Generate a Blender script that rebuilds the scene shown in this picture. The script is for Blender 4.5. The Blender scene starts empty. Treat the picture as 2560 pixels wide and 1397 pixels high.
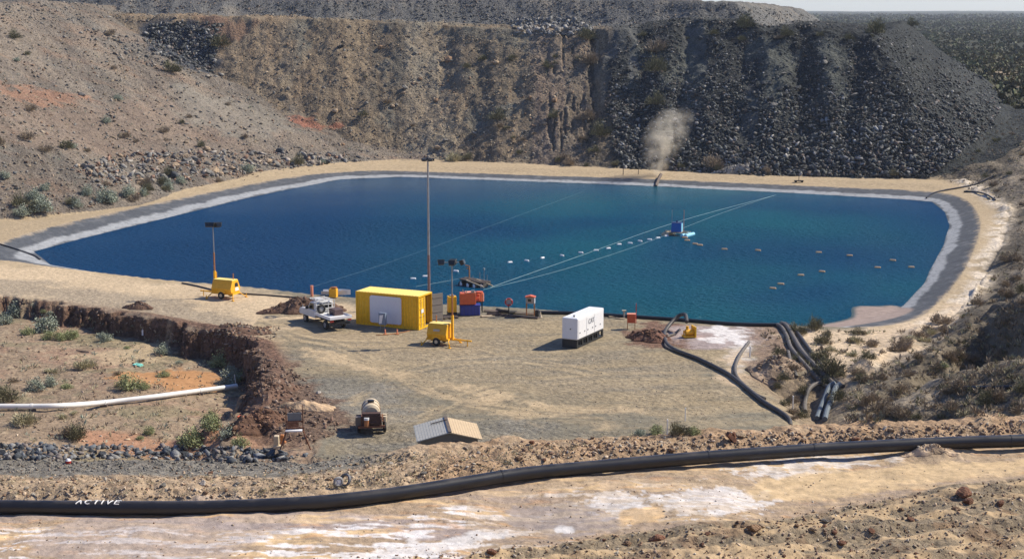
import bpy, bmesh, math, random
import numpy as np
from mathutils import Vector, Matrix
random.seed(7); rng = np.random.default_rng(7)
R = math.radians
# ------------------------------------------------------------------ camera
FPX = 3800.0; HCAM = 26.5; YH = 22.0
PITCH = math.atan((698.5-YH)/FPX)
scn = bpy.context.scene
cam = bpy.data.cameras.new('camera'); camo = bpy.data.objects.new('camera', cam)
scn.collection.objects.link(camo)
camo.location = (0, 0, HCAM); camo.rotation_euler = (math.pi/2-PITCH, 0, 0)
cam.sensor_width = 36; cam.lens = FPX/2560*36; cam.clip_start = 0.5; cam.clip_end = 20000
scn.camera = camo
scn.cycles.volume_bounces = 3
scn.render.resolution_x = 1024; scn.render.resolution_y = 558
# ------------------------------------------------------------------ light
SUN_EL = R(43); SUN_DIR = Vector((0.95, 0.31, 0)).normalized()      # towards the sun, horizontally
w = bpy.data.worlds.new("World"); scn.world = w; w.use_nodes = True
nt = w.node_tree; bg = nt.nodes['Background']
sky = nt.nodes.new('ShaderNodeTexSky'); sky.sky_type = 'NISHITA'; sky.sun_disc = False
sky.sun_elevation = SUN_EL; sky.sun_rotation = math.atan2(SUN_DIR.x, SUN_DIR.y)
sky.air_density = 1.0; sky.dust_density = 0.2; sky.ozone_density = 1.0; sky.altitude = 0
mixs = nt.nodes.new('ShaderNodeMix'); mixs.data_type = 'RGBA'; mixs.blend_type = 'MULTIPLY'; mixs.inputs[0].default_value = 1; mixs.inputs[7].default_value = (.84, .97, 1.36, 1)
nt.links.new(sky.outputs[0], mixs.inputs[6]); nt.links.new(mixs.outputs[2], bg.inputs[0]); bg.inputs[1].default_value = 0.08
sl = bpy.data.lights.new('sun', 'SUN'); sl.energy = 4.6; sl.angle = R(0.53); sl.color = (1.0, 0.91, 0.76)
so = bpy.data.objects.new('sun', sl); scn.collection.objects.link(so)
sd = Vector((SUN_DIR.x*math.cos(SUN_EL), SUN_DIR.y*math.cos(SUN_EL), math.sin(SUN_EL)))
so.rotation_euler = sd.to_track_quat('Z', 'Y').to_euler(); so.location = (60, 20, 80)
vs = scn.view_settings; vs.view_transform = 'Standard'; vs.look = 'None'; vs.exposure = 0.45; vs.gamma = 1
col = scn.collection

# ------------------------------------------------------------------ pixel rays
def ray(u, v):
    """direction of the sight line through photo pixel u, v (arrays welcome)"""
    a = np.asarray(u, float)-1280.0; b = 698.5-np.asarray(v, float)
    return (a, FPX*math.cos(PITCH)+b*math.sin(PITCH), -FPX*math.sin(PITCH)+b*math.cos(PITCH))
def P(u, v, z=0.0):
    x, y, dz = ray(u, v); t = (z-HCAM)/dz
    return (float(x*t), float(y*t))

# ------------------------------------------------------------------ noise
def _hash(ix, iy, s):
    h = (ix.astype(np.int64)*374761393 + iy.astype(np.int64)*668265263 + s*1442695041) & 0xffffffff
    h = ((h ^ (h >> 13))*1274126177) & 0xffffffff
    return ((h ^ (h >> 16)) & 0xffff)/65535.0
def vnoise(x, y, s=0):
    ix = np.floor(x); iy = np.floor(y); fx = x-ix; fy = y-iy
    fx = fx*fx*(3-2*fx); fy = fy*fy*(3-2*fy)
    a = _hash(ix, iy, s); b = _hash(ix+1, iy, s); c = _hash(ix, iy+1, s); d = _hash(ix+1, iy+1, s)
    return (a*(1-fx)+b*fx)*(1-fy)+(c*(1-fx)+d*fx)*fy - 0.5
def fbm(x, y, s=0, o=4, g=0.5):
    t = 0; a = 1.0
    for k in range(o):
        t = t + a*vnoise(x, y, s+k*17); x = x*2.03+13.7; y = y*2.03-7.1; a *= g
    return t
def sstep(a, b, x):
    t = np.clip((x-a)/(b-a), 0, 1); return t*t*(3-2*t)

# ------------------------------------------------------------------ terrain grid (polar, reaches the horizon)
def spaced(segs):
    out = []
    for a, b, st in segs:
        n = max(1, int(round((b-a)/st))); out += list(np.linspace(a, b, n, endpoint=False))
    return out
az = spaced([(-180, -46, 6), (-46, -20, 0.5), (-20, 20, 0.05), (20, 46, 0.5), (46, 180.01, 6)]) + [180]
az = np.radians(np.array(az))
Dr = spaced([(2, 50, 2.5), (50, 79, .14), (79, 96, .5), (96, 142, .2), (142, 178, 1.0), (178, 236, .4), (236, 312, .27), (312, 420, .8)])
d_ = 420.0
while d_ < 9000: Dr.append(d_); d_ *= 1.07
Dr = np.array(Dr + [9000.0])
AZ, DD = np.meshgrid(az, Dr)
X = DD*np.sin(AZ); Y = DD*np.cos(AZ)
NR, NC = X.shape

def segdist(px, py, pts, closed):
    """distance to a polyline + inside test (closed) / side (open, >0 = right of travel)"""
    n = len(pts); best = np.full(px.shape, 1e9); ins = np.zeros(px.shape, bool); side = np.zeros(px.shape)
    for i in range(n if closed else n-1):
        x0, y0 = pts[i]; x1, y1 = pts[(i+1) % n]; dx, dy = x1-x0, y1-y0; L = dx*dx+dy*dy+1e-12
        t = np.clip(((px-x0)*dx+(py-y0)*dy)/L, 0, 1)
        d = np.hypot(px-x0-t*dx, py-y0-t*dy)
        if closed:
            c = ((y0 > py) != (y1 > py)) & (px < (x1-x0)*(py-y0)/(y1-y0+1e-12)+x0); ins ^= c
        else:
            cr = (px-x0)*dy-(py-y0)*dx; side = np.where(d < best, cr, side)
        best = np.minimum(best, d)
    if closed: return np.where(ins, best, -best)
    return np.where(side > 0, best, -best)
def smooth_pts(pts, n=6, closed=False):
    out = []; N = len(pts)
    for i in range(N if closed else N-1):
        g = (lambda k: pts[k % N]) if closed else (lambda k: pts[min(max(k, 0), N-1)])
        p0, p1, p2, p3 = [np.array(g(i+k), float) for k in (-1, 0, 1, 2)]
        for j in range(n):
            t = j/n
            out.append(tuple(.5*((2*p1)+(-p0+p2)*t+(2*p0-5*p1+4*p2-p3)*t*t+(-p0+3*p1-3*p2+p3)*t**3)))
    if not closed: out.append(tuple(pts[-1]))
    return out

WZ = -1.1
crest = [P(*p) for p in [(-170, 655), (-120, 640), (0, 606), (100, 574), (300, 528, -.1), (480, 488, -.25), (700, 446, -.45), (850, 430, -.5), (1000, 427, -.5), (1300, 437, -.5), (1640, 448, -.5), (2000, 464, -.5),
         (2300, 477, -.45), (2400, 492, -.3), (2440, 525), (2450, 570), (2432, 630), (2400, 690), (2350, 750), (2290, 797), (2180, 818), (2050, 815), (1950, 813),
         (1560, 789), (1330, 772), (1200, 765), (1050, 757), (850, 741), (780, 735), (600, 714), (400, 698), (130, 667), (0, 650)]]
crest = smooth_pts(crest, 3, True)
near = [(p[0], p[1]+3.2) for p in [P(2050, 815), P(1950, 813), P(1560, 789), P(1200, 765), P(850, 741), P(600, 714), P(400, 698)]]
waterl = [P(u, v, WZ) for u, v in [(85, 629), (180, 603), (300, 573), (400, 549), (600, 500), (700, 478), (850, 449), (1000, 443), (1300, 453), (1640, 466), (2000, 484), (2250, 498),
         (2330, 505), (2362, 530), (2373, 565), (2357, 615), (2330, 665), (2308, 712), (2255, 766), (2235, 778)]] + near + [P(128, 662, WZ)]
print('scale check', P(1050.8, 826), P(890.5, 809))

CZ = -.5*sstep(188, 238, Y)
dC = segdist(X, Y, crest, True); dW = segdist(X, Y, waterl, True)
n1 = fbm(X/22, Y/22, 3, 3); n2 = fbm(X/4, Y/4, 9, 4); n3 = fbm(X/0.9, Y/0.9, 21, 4)
Z = n1*0.25 + n2*0.10 + n3*0.03
# right bank: rises to the right of the pond road
bank = [P(2330, 447), P(2420, 462), P(2480, 492), P(2512, 530), P(2502, 600), P(2462, 680), P(2396, 770), P(2320, 840), P(2230, 905), P(2170, 960), P(2150, 1010), P(2150, 1070), (24, 80), (24, 40)]
bank = [(30, 420), (50, 330), (60, 255)] + smooth_pts(bank, 3)
dB = -segdist(X, Y, bank, False)            # >0 to the right
dBw = dB + 1.5*fbm(X/9, Y/9, 31, 3)
hb = np.where(dBw > 0, np.minimum(0.36*dBw, 9.5+2*n1+0.02*dBw), 0)
hb *= 1-0.55*sstep(235, 285, DD)
hb = hb*sstep(84, 100, DD) + (fbm(X/3.5, Y/3.5, 41, 4)*0.9+0.25)*sstep(0, 4, dBw)
hb = np.where(dB > -8, hb, 0); hb = np.where(X < 10, 0, hb)
Z = np.where(dB > -3, np.maximum(Z, hb), Z)
# white crumbly lip between pond road and the bank
lip = np.exp(-((dBw+0.5)/1.1)**2)*0.9*(DD < 245)*(DD > 112)*(X > 20)
Z += lip*(0.6+n2)
# left hillside 
lt = [P(-900, 760), P(-300, 615), P(0, 552), P(130, 541), P(350, 512), P(480, 472), P(700, 424), P(880, 407), P(1000, 400), P(1100, 404)]
lt = [(-260, 80)] + lt + [(-17, 300), (-15, 420)]
dL = segdist(X, Y, [(-700, 60)]+lt+[(-700, 600)], True) + 1.0*fbm(X/8, Y/8, 51, 3)
gl = np.interp(X, [-90, -60, -35, -15], [.37, .335, .29, .265])
hl = np.where(dL > 0, gl*dL, 0); hl = np.minimum(hl, 27+0*hl) + 1.6*n1*sstep(0, 20, dL) + sstep(0, 3, dL)*(0.35*n2+0.3*fbm(X/1.7, Y/1.7, 55, 3)+.2)
Z = np.where(dL > 0, np.maximum(Z, hl), Z)
# main waste-rock dump
toe = [(-220, 300), (-90, 285), (-52, 276), (-30, 273)] + [P(1000, 397), P(1300, 411), P(1600, 424), P(1900, 438), P(2200, 447), P(2300, 449)] + [(78, 240), (92, 262), (105, 300), (115, 332), (140, 420), (150, 620), (-400, 700), (-400, 330)]
tn = fbm(X/7, Y/30, 61, 3)
dT = segdist(X, Y, toe, True)
U = 1280+FPX*X/np.maximum(Y, 1)*(1/math.cos(PITCH))*0.99      # rough photo column, only for profile tables
capx = [-400, 560, 700, 1200, 1300, 1500, 1620, 1700, 1840, 1900, 1980, 2080, 2170, 2230, 2310, 2360, 2700]
capz = [25.0, 24.9, 24.7, 22.9, 22.5, 22.6, 23.6, 24.3, 24.4, 22.8, 23.4, 22.5, 22.0, 23.2, 24.9, 22.5, 10]
XT = X/np.maximum(Y, 1)*285           # lateral metres at the dump crest
capm = [(c-1280)/3800*290 for c in capx]
cap = np.interp(XT, capm, capz)
ridge = np.abs(vnoise(X/9+0.4*vnoise(Y/12, X/12, 5), X*0+3.3, 71))*2
dTn = dT + 1.5*tn + 1.1*(ridge-.5)*sstep(0, 12, dT)
cb_m = [(c-1280)/3800*285 for c in (1100, 1290, 1480, 1600, 1700, 1845, 1990, 2125, 2330, 2700)]
xj = XT+1.6*fbm(X/10, Y/10, 65, 3); cu_ = np.clip(np.searchsorted(cb_m, xj)-1, 0, 8); b0 = np.array(cb_m)[cu_]; b1 = np.array(cb_m)[cu_+1]
uu = np.clip((xj-b0)/(b1-b0), 0, 1); pr = 1-np.abs(2*uu-1)**1.6
dTn = dTn + np.where((xj > cb_m[0]) & (xj < cb_m[-1]), 1, 0)*(pr-.55)*1.7*sstep(1, 14, dT)*np.interp(XT, [0, 12, 16], [.3, .4, 1])
hf = 0.73*np.maximum(dTn, 0)
hd = np.minimum(hf, cap+0.8*fbm(X/5, Y/5, 77, 3))
face = (hf < cap) & (dTn > 0)
# erosion gullies on the clay part of the face
gul = .5-np.abs(fbm(X/1.5+.25*fbm(X/3,Y/4,83,2), Y/13, 81, 3, .6))*3.2; gmask = sstep(2, 6, XT)*(1-sstep(15.5, 17.5, XT))
hd = hd - sstep(1, 5, dTn)*np.where(face, 1, .0)*gmask*np.clip(gul, 0, 1)*1.5*sstep(-.35, .05, fbm(X/4, Y/7, 84, 2))
hd = hd + np.where(dTn > 0, 1, 0)*(0.7*fbm(X/3, Y/3, 85, 3)+0.4*fbm(X/.9, Y/.9, 87, 3))
# upper tier behind the bench
upm = [(c-1280)/3800*345 for c in (-500, 900, 1400, 1640, 1760, 1900, 2020, 2100, 2180, 2230, 2300)]
XU = X/np.maximum(Y, 1)*345
utop = np.interp(XU, upm, [60, 42, 34, 28.9, 27.7, 27.4, 25.6, 23.6, 21.6, 20, 8])
du = dT - 52 + 5*fbm(X/14, Y/14, 91, 3) + np.interp(XU, [-60, 30, 60], [3, 0, 2])
hu = np.minimum(21.3+0.62*np.maximum(du, 0), utop) + 0.6*fbm(X/4, Y/4, 93, 4) + .5*np.abs(fbm(X/2.2, Y/14, 95, 2))
hd = np.where((du > 0) & (utop > 21), np.maximum(hd, hu), hd)
back = sstep(430, 560, DD)
hd = hd*(1-back) + 6*back
Z = np.where(dT > -1, np.maximum(Z, hd), Z)
# far plain
pl = 5.5+fbm(X/260, Y/260, 99, 3)*5
Z = np.maximum(Z, np.where((DD > 300) & (dT < 5), pl*sstep(300, 380, DD)*sstep(88, 105, X), Z))
farm = sstep(420, 620, DD); Z = Z*(1-farm)+(pl+6*sstep(1500, 6000, DD))*farm
# pond bowl
t = np.clip(dC/(dC+np.maximum(-dW, 0)+1e-6), 0, 1)
bowl = np.where(dW > 0, WZ-0.35*dW, t*WZ + (1-t)*CZ)
bowl = np.maximum(bowl, -4.5)+0.03*n2
Z = np.where(dC > 0, bowl, Z)
Z = np.where((dC <= 0) & (dC > -6) & (dB < 0.5), Z*sstep(0, -6, dC)+0.02+CZ*sstep(-6, 0, dC), Z)
# sediment fan in the lower right corner of the pond
fan = smooth_pts([P(u, v, WZ) for u, v in [(2138, 768), (2190, 766), (2245, 766), (2285, 790), (2240, 812), (2120, 826), (2010, 820), (2090, 806), (2135, 792)]], 3, True)
dF = segdist(X, Y, fan, True)
Z = np.where(dC > 0, np.maximum(Z, np.where(dF > -3, WZ+0.035*dF+0.01, -9)), Z)
# sunken yard on the left
rim = [P(u, v) for u, v in [(-500, 700), (-100, 724), (0, 737), (150, 765), (300, 786), (450, 816), (560, 842), (630, 862), (660, 905), (650, 960), (670, 1010), (740, 1080), (800, 1160)]] + [(-9, 66), (-120, 60), (-150, 130)]
dY_ = segdist(X, Y, rim, True)
dYn = dY_ + 1.5*fbm(X/1.5, Y/1.5, 101, 4, .6) + 1.1*fbm(X/5, Y/5, 103, 2)
depth = np.interp(X, [-60, -40, -25, -18], [1.45, 1.55, 1.9, 2.3])
yz = -(depth+.5*sstep(-30, -22, X))*sstep(0, 1, dYn/np.interp(Y, [96, 107], [8, .8])) + 0.35*fbm(X/6, Y/6, 105, 3)*sstep(1, 4, dYn) + sstep(1, 2, dYn)*.12*n2
# low earth bench below the white pipe
yz = yz + 1.0*sstep(-.5, 2.0, 104.5+0.05*(X+30)-Y+.8*n2)*sstep(2, 4, dYn)*np.where(Y < 120, 1, 0)
Z = np.where(dYn > 0, np.minimum(Z, Z*0.3+yz), Z)
# spoil lip along the cut
sp = np.exp(-((dY_+0.9)/1.0)**2)*sstep(-48, -20, X)*(Y > 98)
Z += sp*(0.15+0.4*np.clip(n2+.2, 0, 1))
# gully with the pipes, right of the pad
gy = smooth_pts([P(u, v) for u, v in [(1880, 930), (1960, 940), (2060, 930), (2130, 965), (2150, 1060), (2150, 1140), (2010, 1140), (2000, 1060), (1940, 1000)]], 3, True)
dG = segdist(X, Y, gy, True)+.5*n2
Z -= 2.0*sstep(-1, 4.0, dG)
# shaded pit in the bank
pit = [P(u, v, 1.0) for u, v in [(2110, 985), (2230, 940), (2350, 890), (2440, 850), (2500, 868), (2600, 905), (2800, 950), (2800, 1015), (2500, 995), (2250, 995)]]
dP = segdist(X, Y, pit, True)+.5*n2
pw_ = sstep(-.5, 3.0, dP+1.2*n2); Z = Z*(1-pw_)+pw_*(-1.8+1.2*n2+.05*dP)
wl = [P(u, v, 1.0) for u, v in [(2430, 846), (2500, 864), (2640, 902), (2900, 955)]]
dWl = segdist(X, Y, wl, False)
Z += np.where(dP < 0, 1, 0)*np.exp(-(np.maximum(np.abs(dWl+1.5)-1.2, 0)/1.6)**2)*sstep(33, 40, X)*(Y < 150)*1.3*(1+2*n2)
# near bench (where the photographer's hill meets the pipe track)
bc = [(-90, 72.5)] + [P(u, v, 5.4) for u, v in [(-100, 1130), (0, 1124), (300, 1126), (600, 1128), (750, 1142), (900, 1138), (1050, 1122), (1200, 1118), (1260, 1104), (1500, 1104), (1800, 1084), (2100, 1068), (2560, 1050), (2800, 1040)]] + [(90, 84)]
bcx = [p[0] for p in bc]; bcy = [p[1] for p in bc]
ce = np.interp(X, bcx, bcy) + .5*fbm(X/2, Y/2, 111, 3)
over = Y-ce
lvl = 5.0+.5*n1+.25*n2+.07*n3
pipe_px = [(-300, 1262), (0, 1266), (250, 1268), (480, 1268), (640, 1263), (800, 1254), (980, 1234), (1160, 1206), (1300, 1184), (1460, 1168), (1700, 1147), (1900, 1132), (2100, 1119), (2300, 1109), (2430, 1104), (2560, 1100), (2900, 1088)]
pw = [P(u, v, 5.25) for u, v in pipe_px]
pxs = [p[0] for p in pw]; pys = [p[1] for p in pw]
bp = Y-np.interp(X, pxs, pys)            # >0 beyond the pipe
berm = sstep(.2, 2.0, bp)*(1-sstep(2.5, 7, bp)*np.interp(X, [-12, -4], [1, 0]))*0.75*np.interp(X, [-30, -8, 0, 30], [.7, .8, 1, 1])
rough = fbm(X/.55, Y/.55, 115, 4)*.16 + .25*np.clip(fbm(X/1.4, Y/1.4, 117, 3), -.2, 1)
lvl = lvl + berm + rough*(sstep(.4, 1.4, bp)*(1-.7*sstep(3, 5, bp)*(X < -6)))
# windrows of graded soil bottom right
wr = [P(u, v, 5) for u, v in [(700, 1420), (1150, 1385), (1500, 1330), (1900, 1292), (2300, 1225), (2560, 1190), (3000, 1130)]]
dWr = np.interp(X, [p[0] for p in wr], [p[1] for p in wr])-Y
wrm = sstep(0, .7, dWr)
lvl = lvl + wrm*(.2*np.sin(dWr*3.1+1.5*fbm(X/3, Y/3, 121, 3)+X*.12)*sstep(-.2, .4, fbm(X/2.5, Y/1.1, 123, 2)+.15)+.16 + rough*.8)
# collapsed soil covering the pipe on the right
cx, cy = P(2345, 1108, 5.3); lvl += .62*np.exp(-(np.abs((X-cx)/1.35)**3+np.abs((Y-cy+.2)/1.5)**3))*(1+.9*n3+.5*n2)
hillc = 5+np.maximum(0, (54-DD))*0.375
lvl = np.maximum(lvl, hillc*(DD < 56)+lvl*(DD >= 56))
bench = np.where(over < 0, lvl, lvl-0.75*over+.3*fbm(X/1.5, Y/1.5, 125, 3)*sstep(0, 1, over))
Z = np.where((over < 16) & (np.abs(AZ) < R(75)), np.maximum(Z, bench), Z)
Z = np.where(np.abs(AZ) >= R(75), np.interp(DD, [0, 4, 60, 200, 9000], [24.9, 24.9, 22, 8, 8]), Z)
Z = np.where(DD < 4, 24.9, Z)

# ------------------------------------------------------------------ terrain sampling
def H(x, y):
    x = np.atleast_1d(np.asarray(x, float)); y = np.atleast_1d(np.asarray(y, float))
    d = np.hypot(x, y); a = np.arctan2(x, y)
    r = np.clip(np.searchsorted(Dr, d)-1, 0, NR-2); c = np.clip(np.searchsorted(az, a)-1, 0, NC-2)
    fr = (d-Dr[r])/(Dr[r+1]-Dr[r]); fc = (a-az[c])/(az[c+1]-az[c])
    return (Z[r, c]*(1-fr)+Z[r+1, c]*fr)*(1-fc)+(Z[r, c+1]*(1-fr)+Z[r+1, c+1]*fr)*fc
def h(x, y): return float(H(x, y)[0])
def Wm(u, v):
    """where the sight lines through photo pixels meet the ground"""
    u = np.atleast_1d(np.asarray(u, float)); v = np.atleast_1d(np.asarray(v, float))
    a, b, c = ray(u, v); hor = np.hypot(a, b); m = c/hor; an = np.arctan2(a, b)
    out = np.zeros((len(u), 3))
    for s in range(0, len(u), 2000):
        e = slice(s, s+2000); k = np.clip(np.searchsorted(az, an[e]), 1, NC-1)
        k = np.where(np.abs(az[k]-an[e]) < np.abs(az[k-1]-an[e]), k, k-1)
        zz = Z[:, k]; line = HCAM+m[e][None, :]*Dr[:, None]
        hit = (zz >= line) & (Dr[:, None] > 8); i = np.argmax(hit, 0); i = np.where(hit.any(0), i, NR-1); i = np.maximum(i, 1)
        j = np.arange(len(k)); f1 = zz[i, j]-line[i, j]; f0 = line[i-1, j]-zz[i-1, j]
        tt = np.clip(f0/(f0+f1+1e-9), 0, 1); d = Dr[i-1]+(Dr[i]-Dr[i-1])*tt
        out[e, 0] = d*np.sin(an[e]); out[e, 1] = d*np.cos(an[e]); out[e, 2] = HCAM+m[e]*d
    return out
def W(u, v): return tuple(Wm(u, v)[0])

# ------------------------------------------------------------------ ground colour (soil tones, plus shade painted on the cut bank)
C = np.zeros((NR, NC, 4)); 
def setc(c): return np.array(c, float)
SAND = setc((.40, .31, .195)); GRAV = setc((.205, .182, .132)); REDB0 = setc((.215, .115, .07)); PINK = setc((.195, .163, .13))
DARK = setc((.042, .046, .046)); FINE = setc((.135, .135, .125)); BROWN = setc((.20, .155, .105)); LINER = setc((.088, .095, .105)); LINL = setc((.31, .32, .325))
SALT = setc((.66, .63, .60)); SCRB = setc((.15, .125, .09)); ORG = setc((.46, .25, .11)); YEL = setc((.62, .44, .24)); PURP = setc((.33, .27, .245))
C[..., :3] = GRAV; C[..., 3] = 0.3
def put(m, c, b=None):
    m = np.clip(m, 0, 1)[..., None]
    C[..., :3] = C[..., :3]*(1-m)+np.array(c)*m
    if b is not None: C[..., 3:] = C[..., 3:]*(1-m)+b*m
def zone(pts, c, b=None, feather=1.0, wob=1.5, ws=4.0, amt=1.0, seed=0, lines=False, width=1.0, sm=True):
    w_ = Wm([p[0] for p in pts], [p[1] for p in pts])[:, :2]; w_ = [tuple(p) for p in w_]
    x0, x1 = min(p[0] for p in w_)-wob-width-feather, max(p[0] for p in w_)+wob+width+feather
    y0, y1 = min(p[1] for p in w_)-wob-width-feather, max(p[1] for p in w_)+wob+width+feather
    sel = (X > x0) & (X < x1) & (Y > y0) & (Y < y1)
    if not sel.any(): return
    xs, ys = X[sel], Y[sel]
    if lines: d = width-np.abs(segdist(xs, ys, smooth_pts(w_, 4), False))
    else: d = segdist(xs, ys, smooth_pts(w_, 3, True) if sm else w_, True)
    d = d+wob*2*fbm(xs/ws, ys/ws, 200+seed, 4, .6)
    m = np.zeros(X.shape); m[sel] = sstep(-feather, feather, d)*amt; put(m, c, b)
v1 = fbm(X/6, Y/6, 300, 5, .6); v2 = fbm(X/1.2, Y/1.2, 303, 4, .6); v3 = fbm(X/30, Y/30, 307, 3)
# far plain scrub soil
put(sstep(300, 420, DD), (.045, .047, .03), .6)
# hillside, dump
put((dL > 0)*1.0*(Y > 100), PINK, 1.2)
put((dL > 0)*sstep(-.1, .5, v1+.1)*(Y > 100)*.7, (.17, .155, .13)); put((dL > 0)*(Y > 100)*sstep(.1, .5, fbm(X/9, Y/3, 311, 4))*.6, (.245, .165, .115))
isd = (dT > 0) & (Z > hl*(dL > 0)+.05) if True else 0
isd = isd*1.0
put(isd, BROWN, 1.0)
put(isd*sstep(-.1, .3, v1), (.155, .145, .115)); put(isd*sstep(0, .5, fbm(X/5, Y/14, 313, 4))*.8, (.24, .175, .11))
put(isd*sstep(XT*0-38, XT*0-44, XT)*.55, (.26, .185, .115))
put(isd*sstep(2, 5, XT)*(1-sstep(13, 16.5, XT))*.75, (.20, .15, .115))
put(isd*sstep(-22, -19, XT+2*v1)*(1-sstep(-13, -10, XT+2*v1))*.5, (.27, .23, .17))
dk = sstep(15.5, 20, XT+4*v1)
put(isd*dk, DARK, 1.3)
stk = (1-sstep(46, 56, XT))*sstep(.0, .25, fbm(XT/5, Y/60, 321, 3)+.35*fbm(X/2, Y/4, 323, 3)+.0)*sstep(3, 11, Z)
put(isd*dk*stk*.75, FINE, .7)
vs1 = fbm(XT/1.6+.3*v1, Y/50, 325, 4, .6); put(isd*(1-dk)*sstep(.0, .3, vs1)*.55, (.125, .11, .085)); put(isd*(1-dk)*sstep(.05, .35, -vs1)*.5, (.27, .215, .145))
put(isd*dk*sstep(.05, .3, vs1)*.35, (.085, .088, .08)); put(isd*sstep(.84, .97, uu)*(XT > 14)*.5, (.028, .03, .032))
up = (isd > 0)*sstep(-2, 2, du); put(up, (.15, .147, .137), 1.1); put(up*sstep(.1, .4, v1)*.7, (.21, .185, .15))
lst = fbm((X*.8+Y*.6)/3, (Y*.8-X*.6)/16, 611, 4, .6); put((dL > 0)*(Y > 100)*(1-isd)*sstep(.05, .3, lst)*.5, (.12, .10, .08)); put((dL > 0)*(Y > 100)*(1-isd)*sstep(.05, .35, -lst)*.45, (.27, .22, .165))
# right bank
rb = sstep(-1, 1, dBw)*(X > 12)*(DD < 420)*(1-isd); put(rb, SCRB, .9); put(rb*sstep(-.1, .35, fbm(X/3, Y/8, 331, 4))*.8, (.31, .255, .185))
# pond road
ring = ((dC < 0) & (dC > -14)).astype(float)*(1-isd)*(dL < .4)*(1-rb)*((DD > 150) | (X > 30))
put(ring, SAND, .25); put(ring*sstep(.0, .4, v1)*.5, (.37, .285, .18))
for k_, off in ((1, 3.0), (2, 4.8)):
    put(ring*np.exp(-((dC+off+.4*n2)/.28)**2)*.45, (.36, .28, .18))
put(lip*1.3*(1-isd)*sstep(-.25, .2, v2+.1), (.68, .58, .45), .8)
# liner
ln = (dC > 0)*1.0
put(ln, LINER, .12)
lj = t+.08*v2+.14*v1; lt_ = sstep(.56, .68, lj)*(1-sstep(.92, 1.02, lj)); lt_ = np.where(dW > 0, 0, lt_)
put(ln*lt_, LINL, .12)
put(ln*(sstep(.2, .5, fbm(X/1.1, Y/1.1, 341, 3)+.1)*(1-t)*.5), (.2, .2, .2))
put(ln*sstep(.86, 1.0, 1-t+.16*v2)*.7, (.40, .32, .22), .3); wrk = np.abs(fbm(dC/2.2+X*0, (np.arctan2(Y-190, X-5))*34, 343, 3)); put(ln*(1-sstep(.01, .05, wrk))*.3, (.06, .065, .075))
seam = np.exp(-((((X*.6+Y*1.0+.6*v1) % 4.6)-2.3)/.16)**2)*(X > 40); put(ln*seam*(t < .8)*.6, (.05, .05, .06))
put(ln*np.where(dW > 0, 1, 0), (.05, .08, .09))
put(ln*sstep(-.2, .4, dF), (.30, .235, .20), .05)
# pad surfaces
zone([(-200, 660), (130, 672), (420, 705), (700, 738), (860, 755), (960, 800), (700, 830), (640, 850), (450, 800), (0, 735), (-200, 700)], (.53, .41, .265), .3, 1.5, 1.5, amt=1)
zone([(700, 830), (860, 815), (1060, 830), (1250, 880), (1200, 930), (930, 905), (760, 860)], (.34, .26, .165), .3, 2, 2, amt=.8)
zone([(0, 700), (200, 715), (430, 750), (600, 800), (400, 790), (120, 745), (0, 728)], (.30, .25, .185), .6, 1, 1.5, amt=.7)
zone([(1180, 790), (1500, 800), (1850, 880), (1950, 1020), (1700, 1060), (1300, 1030), (1000, 960), (950, 880)], (.31, .245, .155), .5, 3, 6, amt=.7, seed=3)
zone([(1000, 880), (1380, 880), (1750, 930), (1600, 990), (1250, 930), (1000, 930)], (.265, .225, .165), .8, 3, 4, amt=.6, seed=4)
zone([(700, 870), (760, 880), (860, 960), (960, 1010), (1000, 1100), (860, 1120), (760, 960)], (.175, .163, .135), .8, 1.5, 2, 3, .85, 6)
zone([(870, 960), (960, 980), (1200, 1060), (1500, 1085), (1400, 1100), (870, 1130), (800, 1060)], (.235, .215, .175), 1.0, 2, 3, amt=.9, seed=5)
C[..., 3] = np.where((Y > 95) & (Y < 140), np.minimum(C[..., 3], .55), C[..., 3])
pd = ((Y > 88) & (Y < 132) & (over > 0)).astype(float)*(dYn < -1)*(X < 24)*(X > -22)
st1 = fbm((X+.25*Y)/7, (Y-.10*X)/1.1, 601, 4, .6); st2 = fbm((X+.25*Y)/14, (Y-.14*X)/2.6, 605, 3)
put(pd*sstep(-.05, .28, st2)*.6, (.31, .245, .15)); put(pd*sstep(.02, .3, st1)*.4, (.35, .275, .17)); put(pd*sstep(.02, .3, -st1)*.35, (.17, .155, .12), .6)
for q in ([(720, 872), (800, 878), (880, 905), (960, 945)], [(930, 920), (1100, 985), (1300, 1040), (1500, 1065)], [(1000, 935), (1200, 985), (1450, 1035)], [(1100, 960), (1350, 1010), (1600, 1030)], [(760, 868), (900, 920)], [(1200, 1000), (1420, 1055)]):
    zone(q, (.46, .35, .215), .3, .7, .9, 1.6, .75, lines=True, width=.45)
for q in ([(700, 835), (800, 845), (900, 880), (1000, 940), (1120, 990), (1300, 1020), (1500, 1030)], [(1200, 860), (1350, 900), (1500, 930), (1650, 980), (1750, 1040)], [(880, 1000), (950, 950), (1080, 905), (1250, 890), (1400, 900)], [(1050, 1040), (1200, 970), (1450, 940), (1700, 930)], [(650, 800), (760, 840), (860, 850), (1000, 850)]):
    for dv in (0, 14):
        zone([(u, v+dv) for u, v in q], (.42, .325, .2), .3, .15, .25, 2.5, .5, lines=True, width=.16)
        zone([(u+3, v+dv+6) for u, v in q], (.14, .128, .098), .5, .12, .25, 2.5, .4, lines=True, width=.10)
zone([(1600, 820), (1700, 805), (1760, 830), (1740, 870), (1620, 865), (1580, 840)], (.19, .115, .08), .8, .6, 1.2, 2)
zone([(1690, 815), (1880, 818), (1880, 860), (1760, 872), (1690, 850)], (.33, .27, .25), .3, .8, 1, 2)
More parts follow.
